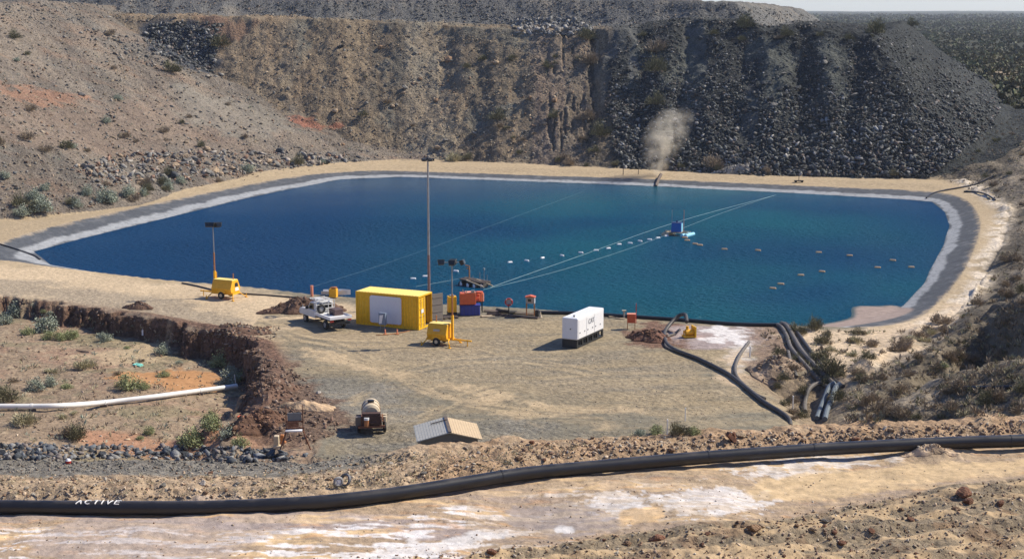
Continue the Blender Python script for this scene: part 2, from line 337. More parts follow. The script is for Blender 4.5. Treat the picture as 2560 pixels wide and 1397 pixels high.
zone([(1775, 820), (1880, 822), (1890, 850), (1850, 868), (1780, 852), (1760, 838)], SALT, .2, .35, 1.5, 1.1, .85)
zone([(1830, 865), (1870, 850), (1872, 900), (1840, 930)], SALT, .2, .5, .6, 1.2, .5)
zone([(1800, 890), (1870, 870), (1850, 960), (1820, 940)], (.55, .42, .28), .3, .8, 1, 2, .8)
zone([(1880, 815), (1990, 815), (1960, 930), (1880, 930)], (.24, .165, .12), .7, .8, 1, 2, .8)
zone([(1980, 830), (2120, 822), (2330, 800), (2400, 760), (2330, 850), (2200, 920), (2110, 970), (2040, 930), (2000, 900)], (.55, .43, .295), .5, 1.2, 1.6, 2.5)
zone([(1900, 930), (2100, 960), (2120, 1060), (2000, 1060)], (.25, .19, .13), .9, 1.5, 1.5, 2, .8)
# sunken yard
yd = sstep(-.6, .6, dYn)*(Y > 78)*(over > 1)
put(yd, (.29, .215, .145), .6)
put(yd*sstep(.0, .35, v1)*.8, (.29, .19, .13)); put(yd*sstep(.1, .4, v2)*.5, (.42, .33, .22)); put(yd*sstep(.05, .3, fbm(X/5, Y/3, 351, 4))*.5, (.20, .19, .11))
wall = np.exp(-((dYn-.5)/.8)**2)*sstep(101, 106, Y)*(over > 1); put(wall*1.2, (.165, .10, .07), 1.3)  # cut face: red brown soil with the bank's shade mixed into its colour
put(sp*1.2, (.19, .115, .08), 1.0)
zone([(300, 930), (500, 925), (560, 950), (540, 975), (420, 972), (330, 955)], (.40, .215, .10), .1, .5, 1.0, 1.5, 1)
zone([(200, 880), (380, 860), (420, 900), (260, 910)], (.48, .37, .23), .3, 1, 1.5, 2, .7)
zone([(240, 1080), (620, 1075), (640, 1110), (230, 1112)], (.38, .2, .12), .3, .8, 1, 2, .8)
zone([(620, 880), (730, 920), (800, 1000), (850, 1060), (780, 1110), (640, 1060), (600, 960)], (.18, .115, .08), 1.2, .8, 1.5, 2, .85)
# near bench
nb = ((over < .4) & (np.abs(AZ) < R(75)) & (DD < 100)).astype(float)
put(nb, (.37, .275, .185), .45)
put(nb*sstep(.2, 1.2, bp)*(X < -4)*(1), (.43, .32, .21), .7)
put(nb*sstep(.2, 1.2, bp)*(X >= -4)*(1), (.41, .28, .17), .7)
put(nb*sstep(.3, 1.4, bp)*sstep(0, .35, v2)*.6, (.42, .32, .21)); put(nb*sstep(.3, 1.4, bp)*sstep(.15, .4, fbm(X/.7, Y/.5, 361, 3))*.4, (.24, .155, .095))
put(nb*sstep(3.6, 4.6, bp+.5*n2)*(1-sstep(-7, -4, X+n2*3)), (.225, .205, .17), 1.0)
tr = nb*(bp < .2)
lay = fbm(X/5, Y/.7, 371, 5, .6); lay2 = fbm(X/2.2, Y/.35, 373, 4, .65); lay3 = fbm(X/9, Y/1.6, 375, 4)
put(tr*sstep(-.1, .3, lay3)*(1-sstep(-2, 4, X))*.9, PURP, .3); put(tr*sstep(.0, .35, lay)*.8, YEL, .2)
put(tr*sstep(.22, .4, lay2+.5*lay3)*sstep(-1, -.4, bp+.8)*(1-sstep(-1.8, -.8, bp))*.0, SALT)
put(tr*sstep(.10, .26, lay2+.35*lay)*(1-sstep(2, 10, X))*(1-sstep(-2.6, -1.4, bp))*.85, (.74, .71, .69), .3)
put(tr*sstep(.25, .5, fbm(X/1.2, Y/.3, 377, 4))*.6, (.52, .30, .15))
put(tr*wrm, (.27, .215, .145), 1.0); put(tr*wrm*sstep(-.15, .1, lay+.3*np.sin(dWr*3.1+X*.12+1))*.9, (.46, .335, .195), .25); put(tr*wrm*sstep(.2, .45, v2)*.6, (.22, .14, .085), 1.0)
zone([(1480, 1240), (1620, 1225), (1640, 1265), (1560, 1300), (1480, 1270)], SALT, .2, .15, .75, .5, .85, seed=11)
zone([(1640, 1245), (1760, 1215), (1920, 1230), (1900, 1275), (1780, 1285), (1690, 1290)], SALT, .2, .15, .75, .5, .855, seed=12)
zone([(1560, 1275), (1640, 1268), (1660, 1290), (1600, 1310), (1545, 1300)], (.68, .46, .24), .2, .15, .2, .7, .9, seed=13)
zone([(1860, 1170), (2100, 1140), (2240, 1145), (2100, 1170), (1880, 1190)], SALT, .2, .15, .8, .5, .7, seed=14)
zone([(1300, 1270), (1480, 1262), (1560, 1310), (1380, 1335), (1280, 1310)], (.30, .26, .245), .2, .2, .4, .8, .8, seed=15)
put(tr*(1-wrm)*sstep(.02, .2, lay2-.2*lay)*.55*(X > -2), (.44, .33, .21)); put(tr*(1-wrm)*sstep(.1, .3, -lay2)*.4*(X > -2), (.34, .27, .22))
zone([(1390, 1315), (1430, 1315), (1430, 1332), (1390, 1330)], SALT, .2, .08, .1, .5, .9, seed=16)
zone([(860, 1390), (1000, 1360), (1200, 1330), (1240, 1345), (1000, 1397), (860, 1420)], SALT, .2, .15, .5, .7, .8, seed=17)
zone([(1950, 1190), (2300, 1160), (2560, 1150), (2560, 1175), (2250, 1215), (1900, 1250)], (.60, .44, .25), .2, .3, .5, 1, .8, seed=18)
zone([(0, 1380), (300, 1290), (700, 1290), (560, 1397)], (.36, .30, .27), .3, .4, .8, 1.4, .6, seed=19)
zone([(2440, 145), (2500, 140), (2560, 150), (2600, 200), (2520, 215), (2470, 190)], (.55, .42, .28), .3, 3, 6, 8, .8)
for q_ in ([(1860, 110), (1900, 85), (1985, 100), (1990, 190), (1960, 260), (1900, 250), (1890, 170)], [(2050, 100), (2115, 95), (2118, 200), (2090, 260), (2050, 210)], [(1690, 110), (1750, 100), (1760, 180), (1720, 260), (1700, 200)], [(1610, 120), (1650, 100), (1640, 190), (1600, 240)]):
    zone(q_, (.105, .11, .095), .9, 1.2, 2.6, 3, .75)
# dark shot-rock pile up on the left and rubble tongue below it
zone([(370, 62), (480, 52), (560, 60), (545, 110), (535, 185), (470, 165), (380, 130), (350, 90)], (.06, .065, .075), 1.3, 1.0, 1.5, 3)
zone([(480, 40), (620, 45), (640, 70), (540, 110), (500, 60)], (.2, .12, .08), 1, 1.0, 1.5, 3, .7)
zone([(20, 210), (230, 240), (180, 260), (20, 240)], (.30, .16, .10), .9, 1.0, 2, 3, .7)
zone([(60, 260), (480, 250), (700, 330), (500, 380), (100, 370), (0, 330)], (.235, .17, .125), .5, 4, 5, 5, .5)
zone([(430, 210), (620, 250), (720, 300), (600, 340), (440, 280)], (.21, .19, .155), .4, 2, 3, 4, .7)
zone([(730, 290), (800, 300), (860, 315), (740, 312)], (.34, .13, .08), .8, .6, 1, 2, .7)
sat = 1+0.12*v3+.10*v1; C[..., :3] *= sat[..., None]
C[..., 3] = np.where(tr > .5, C[..., 3]*.8, C[..., 3])
C[..., :3] = np.clip(C[..., :3], .01, .9)

# ------------------------------------------------------------------ node helpers
def mat(name, color=(.5, .5, .5), rough=.6, metal=0., noise=0., nscale=8., bump=0., bscale=30., attr=None, spec=None, dirt=None):
    m = bpy.data.materials.new(name); m.use_nodes = True; n = m.node_tree.nodes; l = m.node_tree.links
    b = n['Principled BSDF']; b.inputs['Roughness'].default_value = rough; b.inputs['Metallic'].default_value = metal
    if spec is not None: b.inputs['Specular IOR Level'].default_value = spec
    tc = n.new('ShaderNodeTexCoord'); src = None
    if attr:
        a = n.new('ShaderNodeAttribute'); a.attribute_name = attr; src = a.outputs['Color']
    if noise > 0 or dirt:
        t_ = n.new('ShaderNodeTexNoise'); t_.inputs['Scale'].default_value = nscale; t_.inputs['Detail'].default_value = 6; t_.inputs['Roughness'].default_value = .65
        l.new(tc.outputs['Object'], t_.inputs['Vector'])
        if dirt:
            cr = n.new('ShaderNodeValToRGB'); cr.color_ramp.elements[0].position = dirt[1]; cr.color_ramp.elements[1].position = dirt[1]+.18
            l.new(t_.outputs['Fac'], cr.inputs[0])
            mx = n.new('ShaderNodeMix'); mx.data_type = 'RGBA'; l.new(cr.outputs[0], mx.inputs[0])
            mx.inputs[6].default_value = (*color, 1); mx.inputs[7].default_value = (*dirt[0], 1); src = mx.outputs[2]
        if noise > 0:
            mr = n.new('ShaderNodeMapRange'); mr.inputs[1].default_value = .3; mr.inputs[2].default_value = .7
            mr.inputs[3].default_value = 1-noise; mr.inputs[4].default_value = 1+noise; l.new(t_.outputs['Fac'], mr.inputs[0])
            mx = n.new('ShaderNodeMix'); mx.data_type = 'RGBA'; mx.blend_type = 'MULTIPLY'; mx.inputs[0].default_value = 1
            if src: l.new(src, mx.inputs[6])
            else: mx.inputs[6].default_value = (*color, 1)
            cb = n.new('ShaderNodeCombineColor')
            for k in range(3): l.new(mr.outputs[0], cb.inputs[k])
            l.new(cb.outputs[0], mx.inputs[7]); src = mx.outputs[2]
    if src: l.new(src, b.inputs['Base Color'])
    else: b.inputs['Base Color'].default_value = (*color, 1)
    if bump > 0:
        t2 = n.new('ShaderNodeTexNoise'); t2.inputs['Scale'].default_value = bscale; t2.inputs['Detail'].default_value = 5
        l.new(tc.outputs['Object'], t2.inputs['Vector'])
        bm_ = n.new('ShaderNodeBump'); bm_.inputs['Strength'].default_value = 1; bm_.inputs['Distance'].default_value = bump
        l.new(t2.outputs['Fac'], bm_.inputs['Height']); l.new(bm_.outputs[0], b.inputs['Normal'])
    return m
def dusty_pipe(m):
    n = m.node_tree.nodes; l = m.node_tree.links; b = n['Principled BSDF']; g = n.new('ShaderNodeNewGeometry'); sx = n.new('ShaderNodeSeparateXYZ'); l.new(g.outputs['Normal'], sx.inputs[0])
    tc = n.new('ShaderNodeTexCoord'); no = n.new('ShaderNodeTexNoise'); no.inputs['Scale'].default_value = 1.3; no.inputs['Detail'].default_value = 8; l.new(tc.outputs['Object'], no.inputs['Vector'])
    a = n.new('ShaderNodeMath'); a.operation = 'MULTIPLY'; l.new(sx.outputs[2], a.inputs[0]); l.new(no.outputs['Fac'], a.inputs[1])
    r = n.new('ShaderNodeMapRange'); r.inputs[1].default_value = .40; r.inputs[2].default_value = .75; r.inputs[4].default_value = .55; l.new(a.outputs[0], r.inputs[0])
    mx = n.new('ShaderNodeMix'); mx.data_type = 'RGBA'; l.new(r.outputs[0], mx.inputs[0]); l.new(b.inputs['Base Color'].links[0].from_socket, mx.inputs[6]); mx.inputs[7].default_value = (.14, .12, .10, 1); l.new(mx.outputs[2], b.inputs['Base Color'])
    return m
def ground_mat():
    m = mat('earth', attr='Col', rough=.97, noise=.22, nscale=1.7, spec=.15); n = m.node_tree.nodes; l = m.node_tree.links; b = n['Principled BSDF']
    tc = n.new('ShaderNodeTexCoord'); at = n.new('ShaderNodeAttribute'); at.attribute_name = 'Col'
    # speckle of stones in the soil colour
    vo = n.new('ShaderNodeTexVoronoi'); vo.inputs['Scale'].default_value = 4.5; l.new(tc.outputs['Object'], vo.inputs['Vector'])
    sp_ = n.new('ShaderNodeSeparateColor'); l.new(vo.outputs['Color'], sp_.inputs[0])
    mr = n.new('ShaderNodeMapRange'); mr.inputs[3].default_value = .70; mr.inputs[4].default_value = 1.30; l.new(sp_.outputs[0], mr.inputs[0])
    old = b.inputs['Base Color'].links[0].from_socket
    cb = n.new('ShaderNodeCombineColor')
    for k in range(3): l.new(mr.outputs[0], cb.inputs[k])
    mx = n.new('ShaderNodeMix'); mx.data_type = 'RGBA'; mx.blend_type = 'MULTIPLY'; l.new(at.outputs['Alpha'], mx.inputs[0])
    l.new(old, mx.inputs[6]); l.new(cb.outputs[0], mx.inputs[7]); l.new(mx.outputs[2], b.inputs['Base Color'])
    no = n.new('ShaderNodeTexNoise'); no.inputs['Scale'].default_value = 2.6; no.inputs['Detail'].default_value = 9; no.inputs['Roughness'].default_value = .68
    l.new(tc.outputs['Object'], no.inputs['Vector'])
    v2_ = n.new('ShaderNodeTexVoronoi'); v2_.inputs['Scale'].default_value = 2.4; l.new(tc.outputs['Object'], v2_.inputs['Vector'])
    ad = n.new('ShaderNodeMath'); ad.operation = 'MULTIPLY_ADD'; l.new(v2_.outputs['Distance'], ad.inputs[0]); ad.inputs[1].default_value = -.45; l.new(no.outputs['Fac'], ad.inputs[2])
    di = n.new('ShaderNodeMath'); di.operation = 'MULTIPLY'; l.new(at.outputs['Alpha'], di.inputs[0]); di.inputs[1].default_value = .30
    bp_ = n.new('ShaderNodeBump'); bp_.inputs['Strength'].default_value = 1; l.new(ad.outputs[0], bp_.inputs['Height']); l.new(di.outputs[0], bp_.inputs['Distance'])
    l.new(bp_.outputs[0], b.inputs['Normal'])
    return m
# ------------------------------------------------------------------ object helpers
def tag(o, label=None, cat=None, group=None, kind=None):
    if label: o['label'] = label
    if cat: o['category'] = cat
    if group: o['group'] = group
    if kind: o['kind'] = kind
    return o
def np_mesh(name, V, F, m, colors=None, smooth=False):
    me = bpy.data.meshes.new(name); nv = len(V); F = np.asarray(F, np.int32); k = F.shape[1]; nf = len(F)
    me.vertices.add(nv); me.vertices.foreach_set('co', np.asarray(V, np.float32).ravel())
    me.loops.add(nf*k); me.loops.foreach_set('vertex_index', F.ravel())
    me.polygons.add(nf); me.polygons.foreach_set('loop_start', np.arange(0, nf*k, k, dtype=np.int32))
    me.polygons.foreach_set('loop_total', np.full(nf, k, np.int32))
    if smooth: me.polygons.foreach_set('use_smooth', np.ones(nf, bool))
    me.update(calc_edges=True)
    if colors is not None:
        a = me.color_attributes.new('Col', 'FLOAT_COLOR', 'POINT'); a.data.foreach_set('color', np.asarray(colors, np.float32).ravel())
    me.materials.append(m); return me
def link(name, me, parent=None):
    o = bpy.data.objects.new(name, me); col.objects.link(o)
    if parent: o.parent = parent
    return o
MG = ground_mat()
idx = np.arange(NR*NC).reshape(NR, NC)
F = np.stack([idx[:-1, :-1], idx[:-1, 1:], idx[1:, 1:], idx[1:, :-1]], -1).reshape(-1, 4)[:, ::-1]
me = np_mesh('ground', np.stack([X, Y, Z], -1).reshape(-1, 3), F, MG, C.reshape(-1, 4), True)
tag(link('ground', me), kind='structure')

# ------------------------------------------------------------------ water
def water_mat():
    m = bpy.data.materials.new('pond_water'); m.use_nodes = True; n = m.node_tree.nodes; l = m.node_tree.links; b = n['Principled BSDF']
    tc = n.new('ShaderNodeTexCoord')
    no = n.new('ShaderNodeTexNoise'); no.inputs['Scale'].default_value = .022; no.inputs['Detail'].default_value = 3; l.new(tc.outputs['Object'], no.inputs['Vector'])
    sx = n.new('ShaderNodeSeparateXYZ'); l.new(tc.outputs['Object'], sx.inputs[0])
    # depth and sediment tint: greener where the pond floor is shallow in the middle right
    mr = n.new('ShaderNodeMapRange'); mr.inputs[1].default_value = -25; mr.inputs[2].default_value = 12; l.new(sx.outputs[0], mr.inputs[0])
    m2 = n.new('ShaderNodeMapRange'); m2.inputs[1].default_value = 60; m2.inputs[2].default_value = 34; l.new(sx.outputs[0], m2.inputs[0])
    mu = n.new('ShaderNodeMath'); mu.operation = 'MULTIPLY'; l.new(mr.outputs[0], mu.inputs[0]); l.new(m2.outputs[0], mu.inputs[1])
    n3_ = n.new('ShaderNodeMapRange'); n3_.inputs[1].default_value = .30; n3_.inputs[2].default_value = .56; l.new(no.outputs['Fac'], n3_.inputs[0])
    mu2 = n.new('ShaderNodeMath'); mu2.operation = 'MULTIPLY'; l.new(mu.outputs[0], mu2.inputs[0]); l.new(n3_.outputs[0], mu2.inputs[1])
    mx = n.new('ShaderNodeMix'); mx.data_type = 'RGBA'; l.new(mu2.outputs[0], mx.inputs[0])
    mx.inputs[6].default_value = (.001, .038, .110, 1); mx.inputs[7].default_value = (.006, .086, .125, 1)
    l.new(mx.outputs[2], b.inputs['Base Color']); b.inputs['Roughness'].default_value = .22; b.inputs['IOR'].default_value = 1.33; b.inputs['Specular IOR Level'].default_value = .3
    mp = n.new('ShaderNodeMapping'); mp.inputs['Scale'].default_value = (1.0, 1.6, 1); mp.inputs['Rotation'].default_value = (0, 0, R(12)); l.new(tc.outputs['Object'], mp.inputs['Vector'])
    w1 = n.new('ShaderNodeTexNoise'); w1.inputs['Scale'].default_value = 1.5; w1.inputs['Detail'].default_value = 5; w1.inputs['Roughness'].default_value = .6; l.new(mp.outputs[0], w1.inputs['Vector'])
    bp_ = n.new('ShaderNodeBump'); bp_.inputs['Strength'].default_value = 1; 
    wp_ = n.new('ShaderNodeTexNoise'); wp_.inputs['Scale'].default_value = .045; wp_.inputs['Detail'].default_value = 4; l.new(mp.outputs[0], wp_.inputs['Vector'])
    wd_ = n.new('ShaderNodeMapRange'); wd_.inputs[1].default_value = .35; wd_.inputs[2].default_value = .65; wd_.inputs[3].default_value = .38; wd_.inputs[4].default_value = .62; l.new(wp_.outputs['Fac'], wd_.inputs[0])
    # calmer in the lee of the dump
    ly = n.new('ShaderNodeMapRange'); ly.inputs[1].default_value = 195; ly.inputs[2].default_value = 245; ly.inputs[3].default_value = 1; ly.inputs[4].default_value = .22; l.new(sx.outputs[1], ly.inputs[0])
    md = n.new('ShaderNodeMath'); md.operation = 'MULTIPLY'; l.new(wd_.outputs[0], md.inputs[0]); l.new(ly.outputs[0], md.inputs[1]); l.new(md.outputs[0], bp_.inputs['Distance']); l.new(w1.outputs['Fac'], bp_.inputs['Height']); l.new(bp_.outputs[0], b.inputs['Normal'])
    df = n.new('ShaderNodeBsdfDiffuse'); gl_ = n.new('ShaderNodeBsdfGlossy'); gl_.inputs['Roughness'].default_value = .10; gl_.inputs['Color'].default_value = (.62, .80, .92, 1)
    l.new(mx.outputs[2], df.inputs['Color']); l.new(bp_.outputs[0], gl_.inputs['Normal']); l.new(bp_.outputs[0], df.inputs['Normal'])
    fr = n.new('ShaderNodeFresnel'); fr.inputs['IOR'].default_value = 1.33; l.new(bp_.outputs[0], fr.inputs['Normal'])
    fm = n.new('ShaderNodeMath'); fm.operation = 'MULTIPLY'; fm.use_clamp = True; fm.inputs[1].default_value = .42; l.new(fr.outputs[0], fm.inputs[0]); cm = n.new('ShaderNodeMapRange'); cm.inputs[1].default_value = .3; cm.inputs[2].default_value = .9; cm.inputs[3].default_value = 1.1; cm.inputs[4].default_value = .42; l.new(ly.outputs[0], cm.inputs[0]); l.new(cm.outputs[0], fm.inputs[1])
    ms = n.new('ShaderNodeMixShader'); l.new(fm.outputs[0], ms.inputs[0]); l.new(df.outputs[0], ms.inputs[1]); l.new(gl_.outputs[0], ms.inputs[2]); l.new(ms.outputs[0], n['Material Output'].inputs['Surface'])
    return m
me = bpy.data.meshes.new('water'); me.from_pydata([(p[0], p[1], WZ) for p in crest], [], [tuple(range(len(crest)))]); me.materials.append(water_mat())
if me.polygons[0].normal.z < 0: me.flip_normals()
tag(link('water', me), kind='structure')
#@@OBJECTS
# ------------------------------------------------------------------ mesh builder
class MB:
    def __init__(s): s.v = []; s.f = []; s.c = None
    def add(s, V, F):
        o = len(s.v); s.v += [tuple(v) for v in V]; s.f += [tuple(i+o for i in f) for f in F]; return s
    def box(s, c, d, rz=0, rx=0, ry=0):
        M_ = Matrix.Rotation(rz, 3, 'Z') @ Matrix.Rotation(ry, 3, 'Y') @ Matrix.Rotation(rx, 3, 'X')
        V = [M_ @ Vector((x*d[0]/2, y*d[1]/2, z*d[2]/2))+Vector(c) for x in (-1, 1) for y in (-1, 1) for z in (-1, 1)]
        return s.add(V, [(0, 1, 3, 2), (4, 6, 7, 5), (0, 4, 5, 1), (2, 3, 7, 6), (0, 2, 6, 4), (1, 5, 7, 3)])
    def cyl(s, a, b, r0, r1=None, n=12, caps=True):
        r1 = r0 if r1 is None else r1; a = Vector(a); b = Vector(b); d = (b-a).normalized()
        u = d.orthogonal().normalized(); w_ = d.cross(u)
        V = []
        for p, r in ((a, r0), (b, r1)):
            V += [p+(u*math.cos(2*math.pi*i/n)+w_*math.sin(2*math.pi*i/n))*r for i in range(n)]
        Fs = [(i, (i+1) % n, n+(i+1) % n, n+i) for i in range(n)]
        if caps: Fs += [tuple(range(n))[::-1], tuple(range(n, 2*n))]
        return s.add(V, Fs)
    def tube(s, pts, r, n=10, sm=4):
        pts = [tuple(p) for p in (smooth_pts(pts, sm) if sm > 1 else pts)]; pts = [Vector(p) for p in pts]; V = []
        rr = r if callable(r) else (lambda t: r)
        for i, p in enumerate(pts):
            d = (pts[min(i+1, len(pts)-1)]-pts[max(i-1, 0)]).normalized(); u = d.cross(Vector((0, 0, 1)))
            u = u.normalized() if u.length > .05 else Vector((1, 0, 0)); w_ = u.cross(d).normalized(); q = rr(i/(len(pts)-1))
            V += [p+(u*math.cos(2*math.pi*k/n)+w_*math.sin(2*math.pi*k/n))*q for k in range(n)]
        Fs = [(i*n+k, i*n+(k+1) % n, (i+1)*n+(k+1) % n, (i+1)*n+k) for i in range(len(pts)-1) for k in range(n)]
        Fs += [tuple(range(n))[::-1], tuple(range((len(pts)-1)*n, len(pts)*n))]
        return s.add(V, Fs)
    def prism(s, prof, a, b, axis='y'):
        """profile of (p, q) pairs swept from a to b; axis y: p=x q=z; axis x: p=y q=z; axis z: p=x q=y"""
        f = {'y': lambda p, q, t: (p, t, q), 'x': lambda p, q, t: (t, p, q), 'z': lambda p, q, t: (p, q, t)}[axis]
        n = len(prof); V = [f(p, q, a) for p, q in prof]+[f(p, q, b) for p, q in prof]
        return s.add(V, [(i, (i+1) % n, n+(i+1) % n, n+i) for i in range(n)]+[tuple(range(n))[::-1], tuple(range(n, 2*n))])
    def ring(s, c, R_, r, axis='y', n=20, m=8):
        V = []
        for i in range(n):
            a = 2*math.pi*i/n
            for j in range(m):
                b = 2*math.pi*j/m; q = R_+r*math.cos(b); e = r*math.sin(b)
                V.append({'y': (c[0]+q*math.cos(a), c[1]+e, c[2]+q*math.sin(a)), 'x': (c[0]+e, c[1]+q*math.cos(a), c[2]+q*math.sin(a)), 'z': (c[0]+q*math.cos(a), c[1]+q*math.sin(a), c[2]+e)}[axis])
        return s.add(V, [(i*m+j, ((i+1) % n)*m+j, ((i+1) % n)*m+(j+1) % m, i*m+(j+1) % m) for i in range(n) for j in range(m)])
    def build(s, name, m, parent=None, smooth=False, bevel=0):
        me = bpy.data.meshes.new(name); me.from_pydata(s.v, [], s.f); me.materials.append(m); me.update()
        bm = bmesh.new(); bm.from_mesh(me); bmesh.ops.recalc_face_normals(bm, faces=bm.faces)
        if bevel: bmesh.ops.bevel(bm, geom=bm.edges[:], offset=bevel, segments=1, affect='EDGES')
        bm.to_mesh(me); bm.free()
        if smooth:
            me.polygons.foreach_set('use_smooth', [True]*len(me.polygons)); me.set_sharp_from_angle(angle=R(40))
        return link(name, me, parent)
def thing(name, label, cat, loc, rotz=0, group=None):
    o = bpy.data.objects.new(name, None); col.objects.link(o); o.empty_display_size = .3
    o.location = loc; o.rotation_euler = (0, 0, rotz); return tag(o, label, cat, group)
def copy_tree(o, parent=None):
    c = o.copy(); col.objects.link(c)
    if parent: c.parent = parent
    for ch in list(o.children): copy_tree(ch, c)
    return c
def G(u, v, dz=0):
    p = W(u, v); return (p[0], p[1], p[2]+dz)
def dirz(a, b): return math.atan2(b[1]-a[1], b[0]-a[0])
# ------------------------------------------------------------------ paints
YELP = mat('yellow_paint', (.84, .47, .008), .45, noise=.12, nscale=3, dirt=((.45, .27, .05), .62))
YELO = mat('faded_yellow_paint', (.84, .42, .012), .5, noise=.1, nscale=4, dirt=((.30, .15, .05), .63))
YROOF = mat('pale_yellow_paint', (.90, .70, .20), .5, noise=.08, nscale=2, dirt=((.5, .38, .12), .6))  # paler, creamier yellow for the roof sheets
WHT = mat('white_paint', (.80, .80, .79), .35, noise=.03, nscale=2)
UTW = mat('dusty_white_paint', (.66, .65, .62), .4, noise=.12, nscale=3, dirt=((.42, .33, .24), .64))
PAN = mat('pale_grey_panel', (.72, .72, .74), .5, noise=.03, nscale=2)
BLK = mat('black_paint', (.02, .022, .024), .5, noise=.2, nscale=5)
RUB = mat('black_rubber', (.022, .021, .02), .8, noise=.3, nscale=6)
PIPE = mat('black_polythene', (.017, .017, .019), .36, noise=.25, nscale=1.5, dirt=((.10, .08, .065), .66), spec=.5)
NPIPE = dusty_pipe(mat('dusty_black_polythene', (.017, .017, .019), .38, noise=.25, nscale=1.5))
HOSE = mat('dusty_grey_hose', (.115, .10, .085), .7, noise=.25, nscale=3, dirt=((.24, .19, .14), .6))
DHOSE = mat('dark_hose', (.05, .045, .042), .6, noise=.3, nscale=3, dirt=((.14, .11, .085), .62))
BHOSE = mat('blue_grey_hose', (.12, .15, .175), .72, noise=.15, nscale=3)
STL = mat('galvanised_steel', (.34, .33, .32), .5, .5, noise=.2, nscale=5)
RUST = mat('rusty_steel', (.16, .065, .035), .85, noise=.35, nscale=6, dirt=((.28, .14, .08), .55))
RSTO = mat('orange_rusty_steel', (.42, .17, .06), .8, noise=.25, nscale=6)
ORGP = mat('orange_red_paint', (.62, .12, .04), .5, noise=.12, nscale=4)
PINKO = mat('faded_orange_paint', (.80, .30, .17), .55, noise=.1, nscale=4)
BLU = mat('blue_plastic', (.025, .05, .28), .45, noise=.12, nscale=4)
BLU2 = mat('blue_sheet_metal', (.02, .13, .42), .45, noise=.1, nscale=4)
LBLU = mat('light_blue_float', (.25, .55, .68), .5, noise=.08, nscale=3)
GLS = mat('dark_glass', (.015, .018, .02), .08, spec=.6)
WOOD = mat('weathered_timber', (.11, .085, .07), .85, noise=.35, nscale=5)
WOODL = mat('pale_timber', (.42, .33, .22), .8, noise=.25, nscale=5)
GREYI = mat('grey_brown_liner', (.20, .175, .15), .7, noise=.1, nscale=2)
WPIPE = mat('chalky_white_pipe', (.74, .72, .67), .5, noise=.06, nscale=2, dirt=((.5, .42, .32), .64))
CREAM = mat('cream_plastic', (.60, .49, .33), .5, noise=.1, nscale=3, dirt=((.36, .25, .15), .6))
ROOFT = mat('tan_roof_sheet', (.56, .42, .25), .6, noise=.1, nscale=3)
ROOFG = mat('grey_roof_sheet', (.40, .39, .35), .6, noise=.12, nscale=3)
REDP = mat('red_paint', (.50, .05, .035), .5, noise=.1, nscale=4)
FLTW = mat('white_float', (.78, .76, .74), .5, noise=.05, nscale=3)
FLTO = mat('sun_bleached_float', (.62, .38, .20), .6, noise=.2, nscale=3)
ROPE = mat('pale_green_rope', (.30, .44, .43), .7)
TXT = mat('grey_lettering', (.24, .25, .27), .6)
TXTW = mat('white_lettering', (.80, .79, .76), .7)
TEAL = mat('teal_plastic_sheet', (.22, .60, .50), .6)
# ------------------------------------------------------------------ shipping container
A = W(1051, 826); B = W(890.5, 809); rz = dirz(B, A)
L_, Wd, Hh = 6.06, 2.44, 2.9
t = thing('shipping_container', 'yellow shipping container with a blank pale panel on its side and one door open', 'shipping container', (B[0], B[1], min(A[2], B[2])), rz)
def corrug(L, z0, z1, y, dep, per=.28):
    m_ = MB(); xs = []; k = 0; x = 0
    while x < L:
        for a, q in ((0, 0), (.32, 0), (.5, 1), (.82, 1)):
            if x+a*per < L: xs.append((x+a*per, q))
        x += per
    xs.append((L, 0)); V = [(x, y+q*dep, z) for x, q in xs for z in (z0, z1)]
    return m_.add(V, [(2*i, 2*i+2, 2*i+3, 2*i+1) for i in range(len(xs)-1)])
corrug(L_-.2, .16, Hh-.12, .03, .05).build('side_wall', YELP, t).location.x = .1
o = corrug(L_-.2, .16, Hh-.12, Wd-.03, -.035).build('side_wall', YELP, t); o.location.x = .1
o = corrug(Wd-.2, .16, Hh-.12, 0, .035).build('end_wall', YELP, t); o.rotation_euler.z = math.pi/2; o.location = (.06, .1, 0)
m = MB().box((L_/2, Wd/2, Hh-.035), (L_-.02, Wd-.02, .05))
for i in range(19): m.box((.3+i*.303, Wd/2, Hh), (.15, Wd-.2, .03))
m.build('roof', YROOF, t)
m = MB()
for y in (0.03, Wd-.03):
    m.box((L_/2, y, .08), (L_, .07, .16)); m.box((L_/2, y, Hh-.07), (L_, .07, .11))
    for x in (.06, L_-.06): m.box((x, y, Hh/2), (.13, .08, Hh-.01))
for x in (.05, L_-.05): m.box((x, Wd/2, .09), (.09, Wd-.1, .15)); m.box((x, Wd/2, Hh-.08), (.09, Wd-.1, .13))
m.build('frame', YELP, t); MB().box((L_/2, Wd/2, .14), (L_-.2, Wd-.12, .05)).build('floor', WOOD, t)
d = MB().box((0, .57, 1.42), (.06, 1.13, 2.5))
for z in (.5, 1.1, 1.75, 2.35): d.box((.04, .57, z), (.03, 1.0, .12))
d = d.build('door', YELP, t); d.location = (L_-.03, .05, 0)
m = MB()
for y in (.3, .85): m.cyl((.075, y, .2), (.075, y, 2.65), .022); m.box((.09, y, 1.15), (.03, .2, .05))
m.build('lock_rod', STL, d)
MB().box((.062, .55, 1.55), (.012, .42, .3)).build('placard', WHT, d)
d = MB().box((0, -.57, 1.42), (.06, 1.13, 2.5))
for z in (.5, 1.1, 1.75, 2.35): d.box((-.04, -.57, z), (.03, 1.0, .1))
d = d.build('door', GREYI, t); d.location = (L_-.02, Wd-.02, 0); d.rotation_euler.z = R(152)
d['label'] = 'open grey brown inner face of the door'
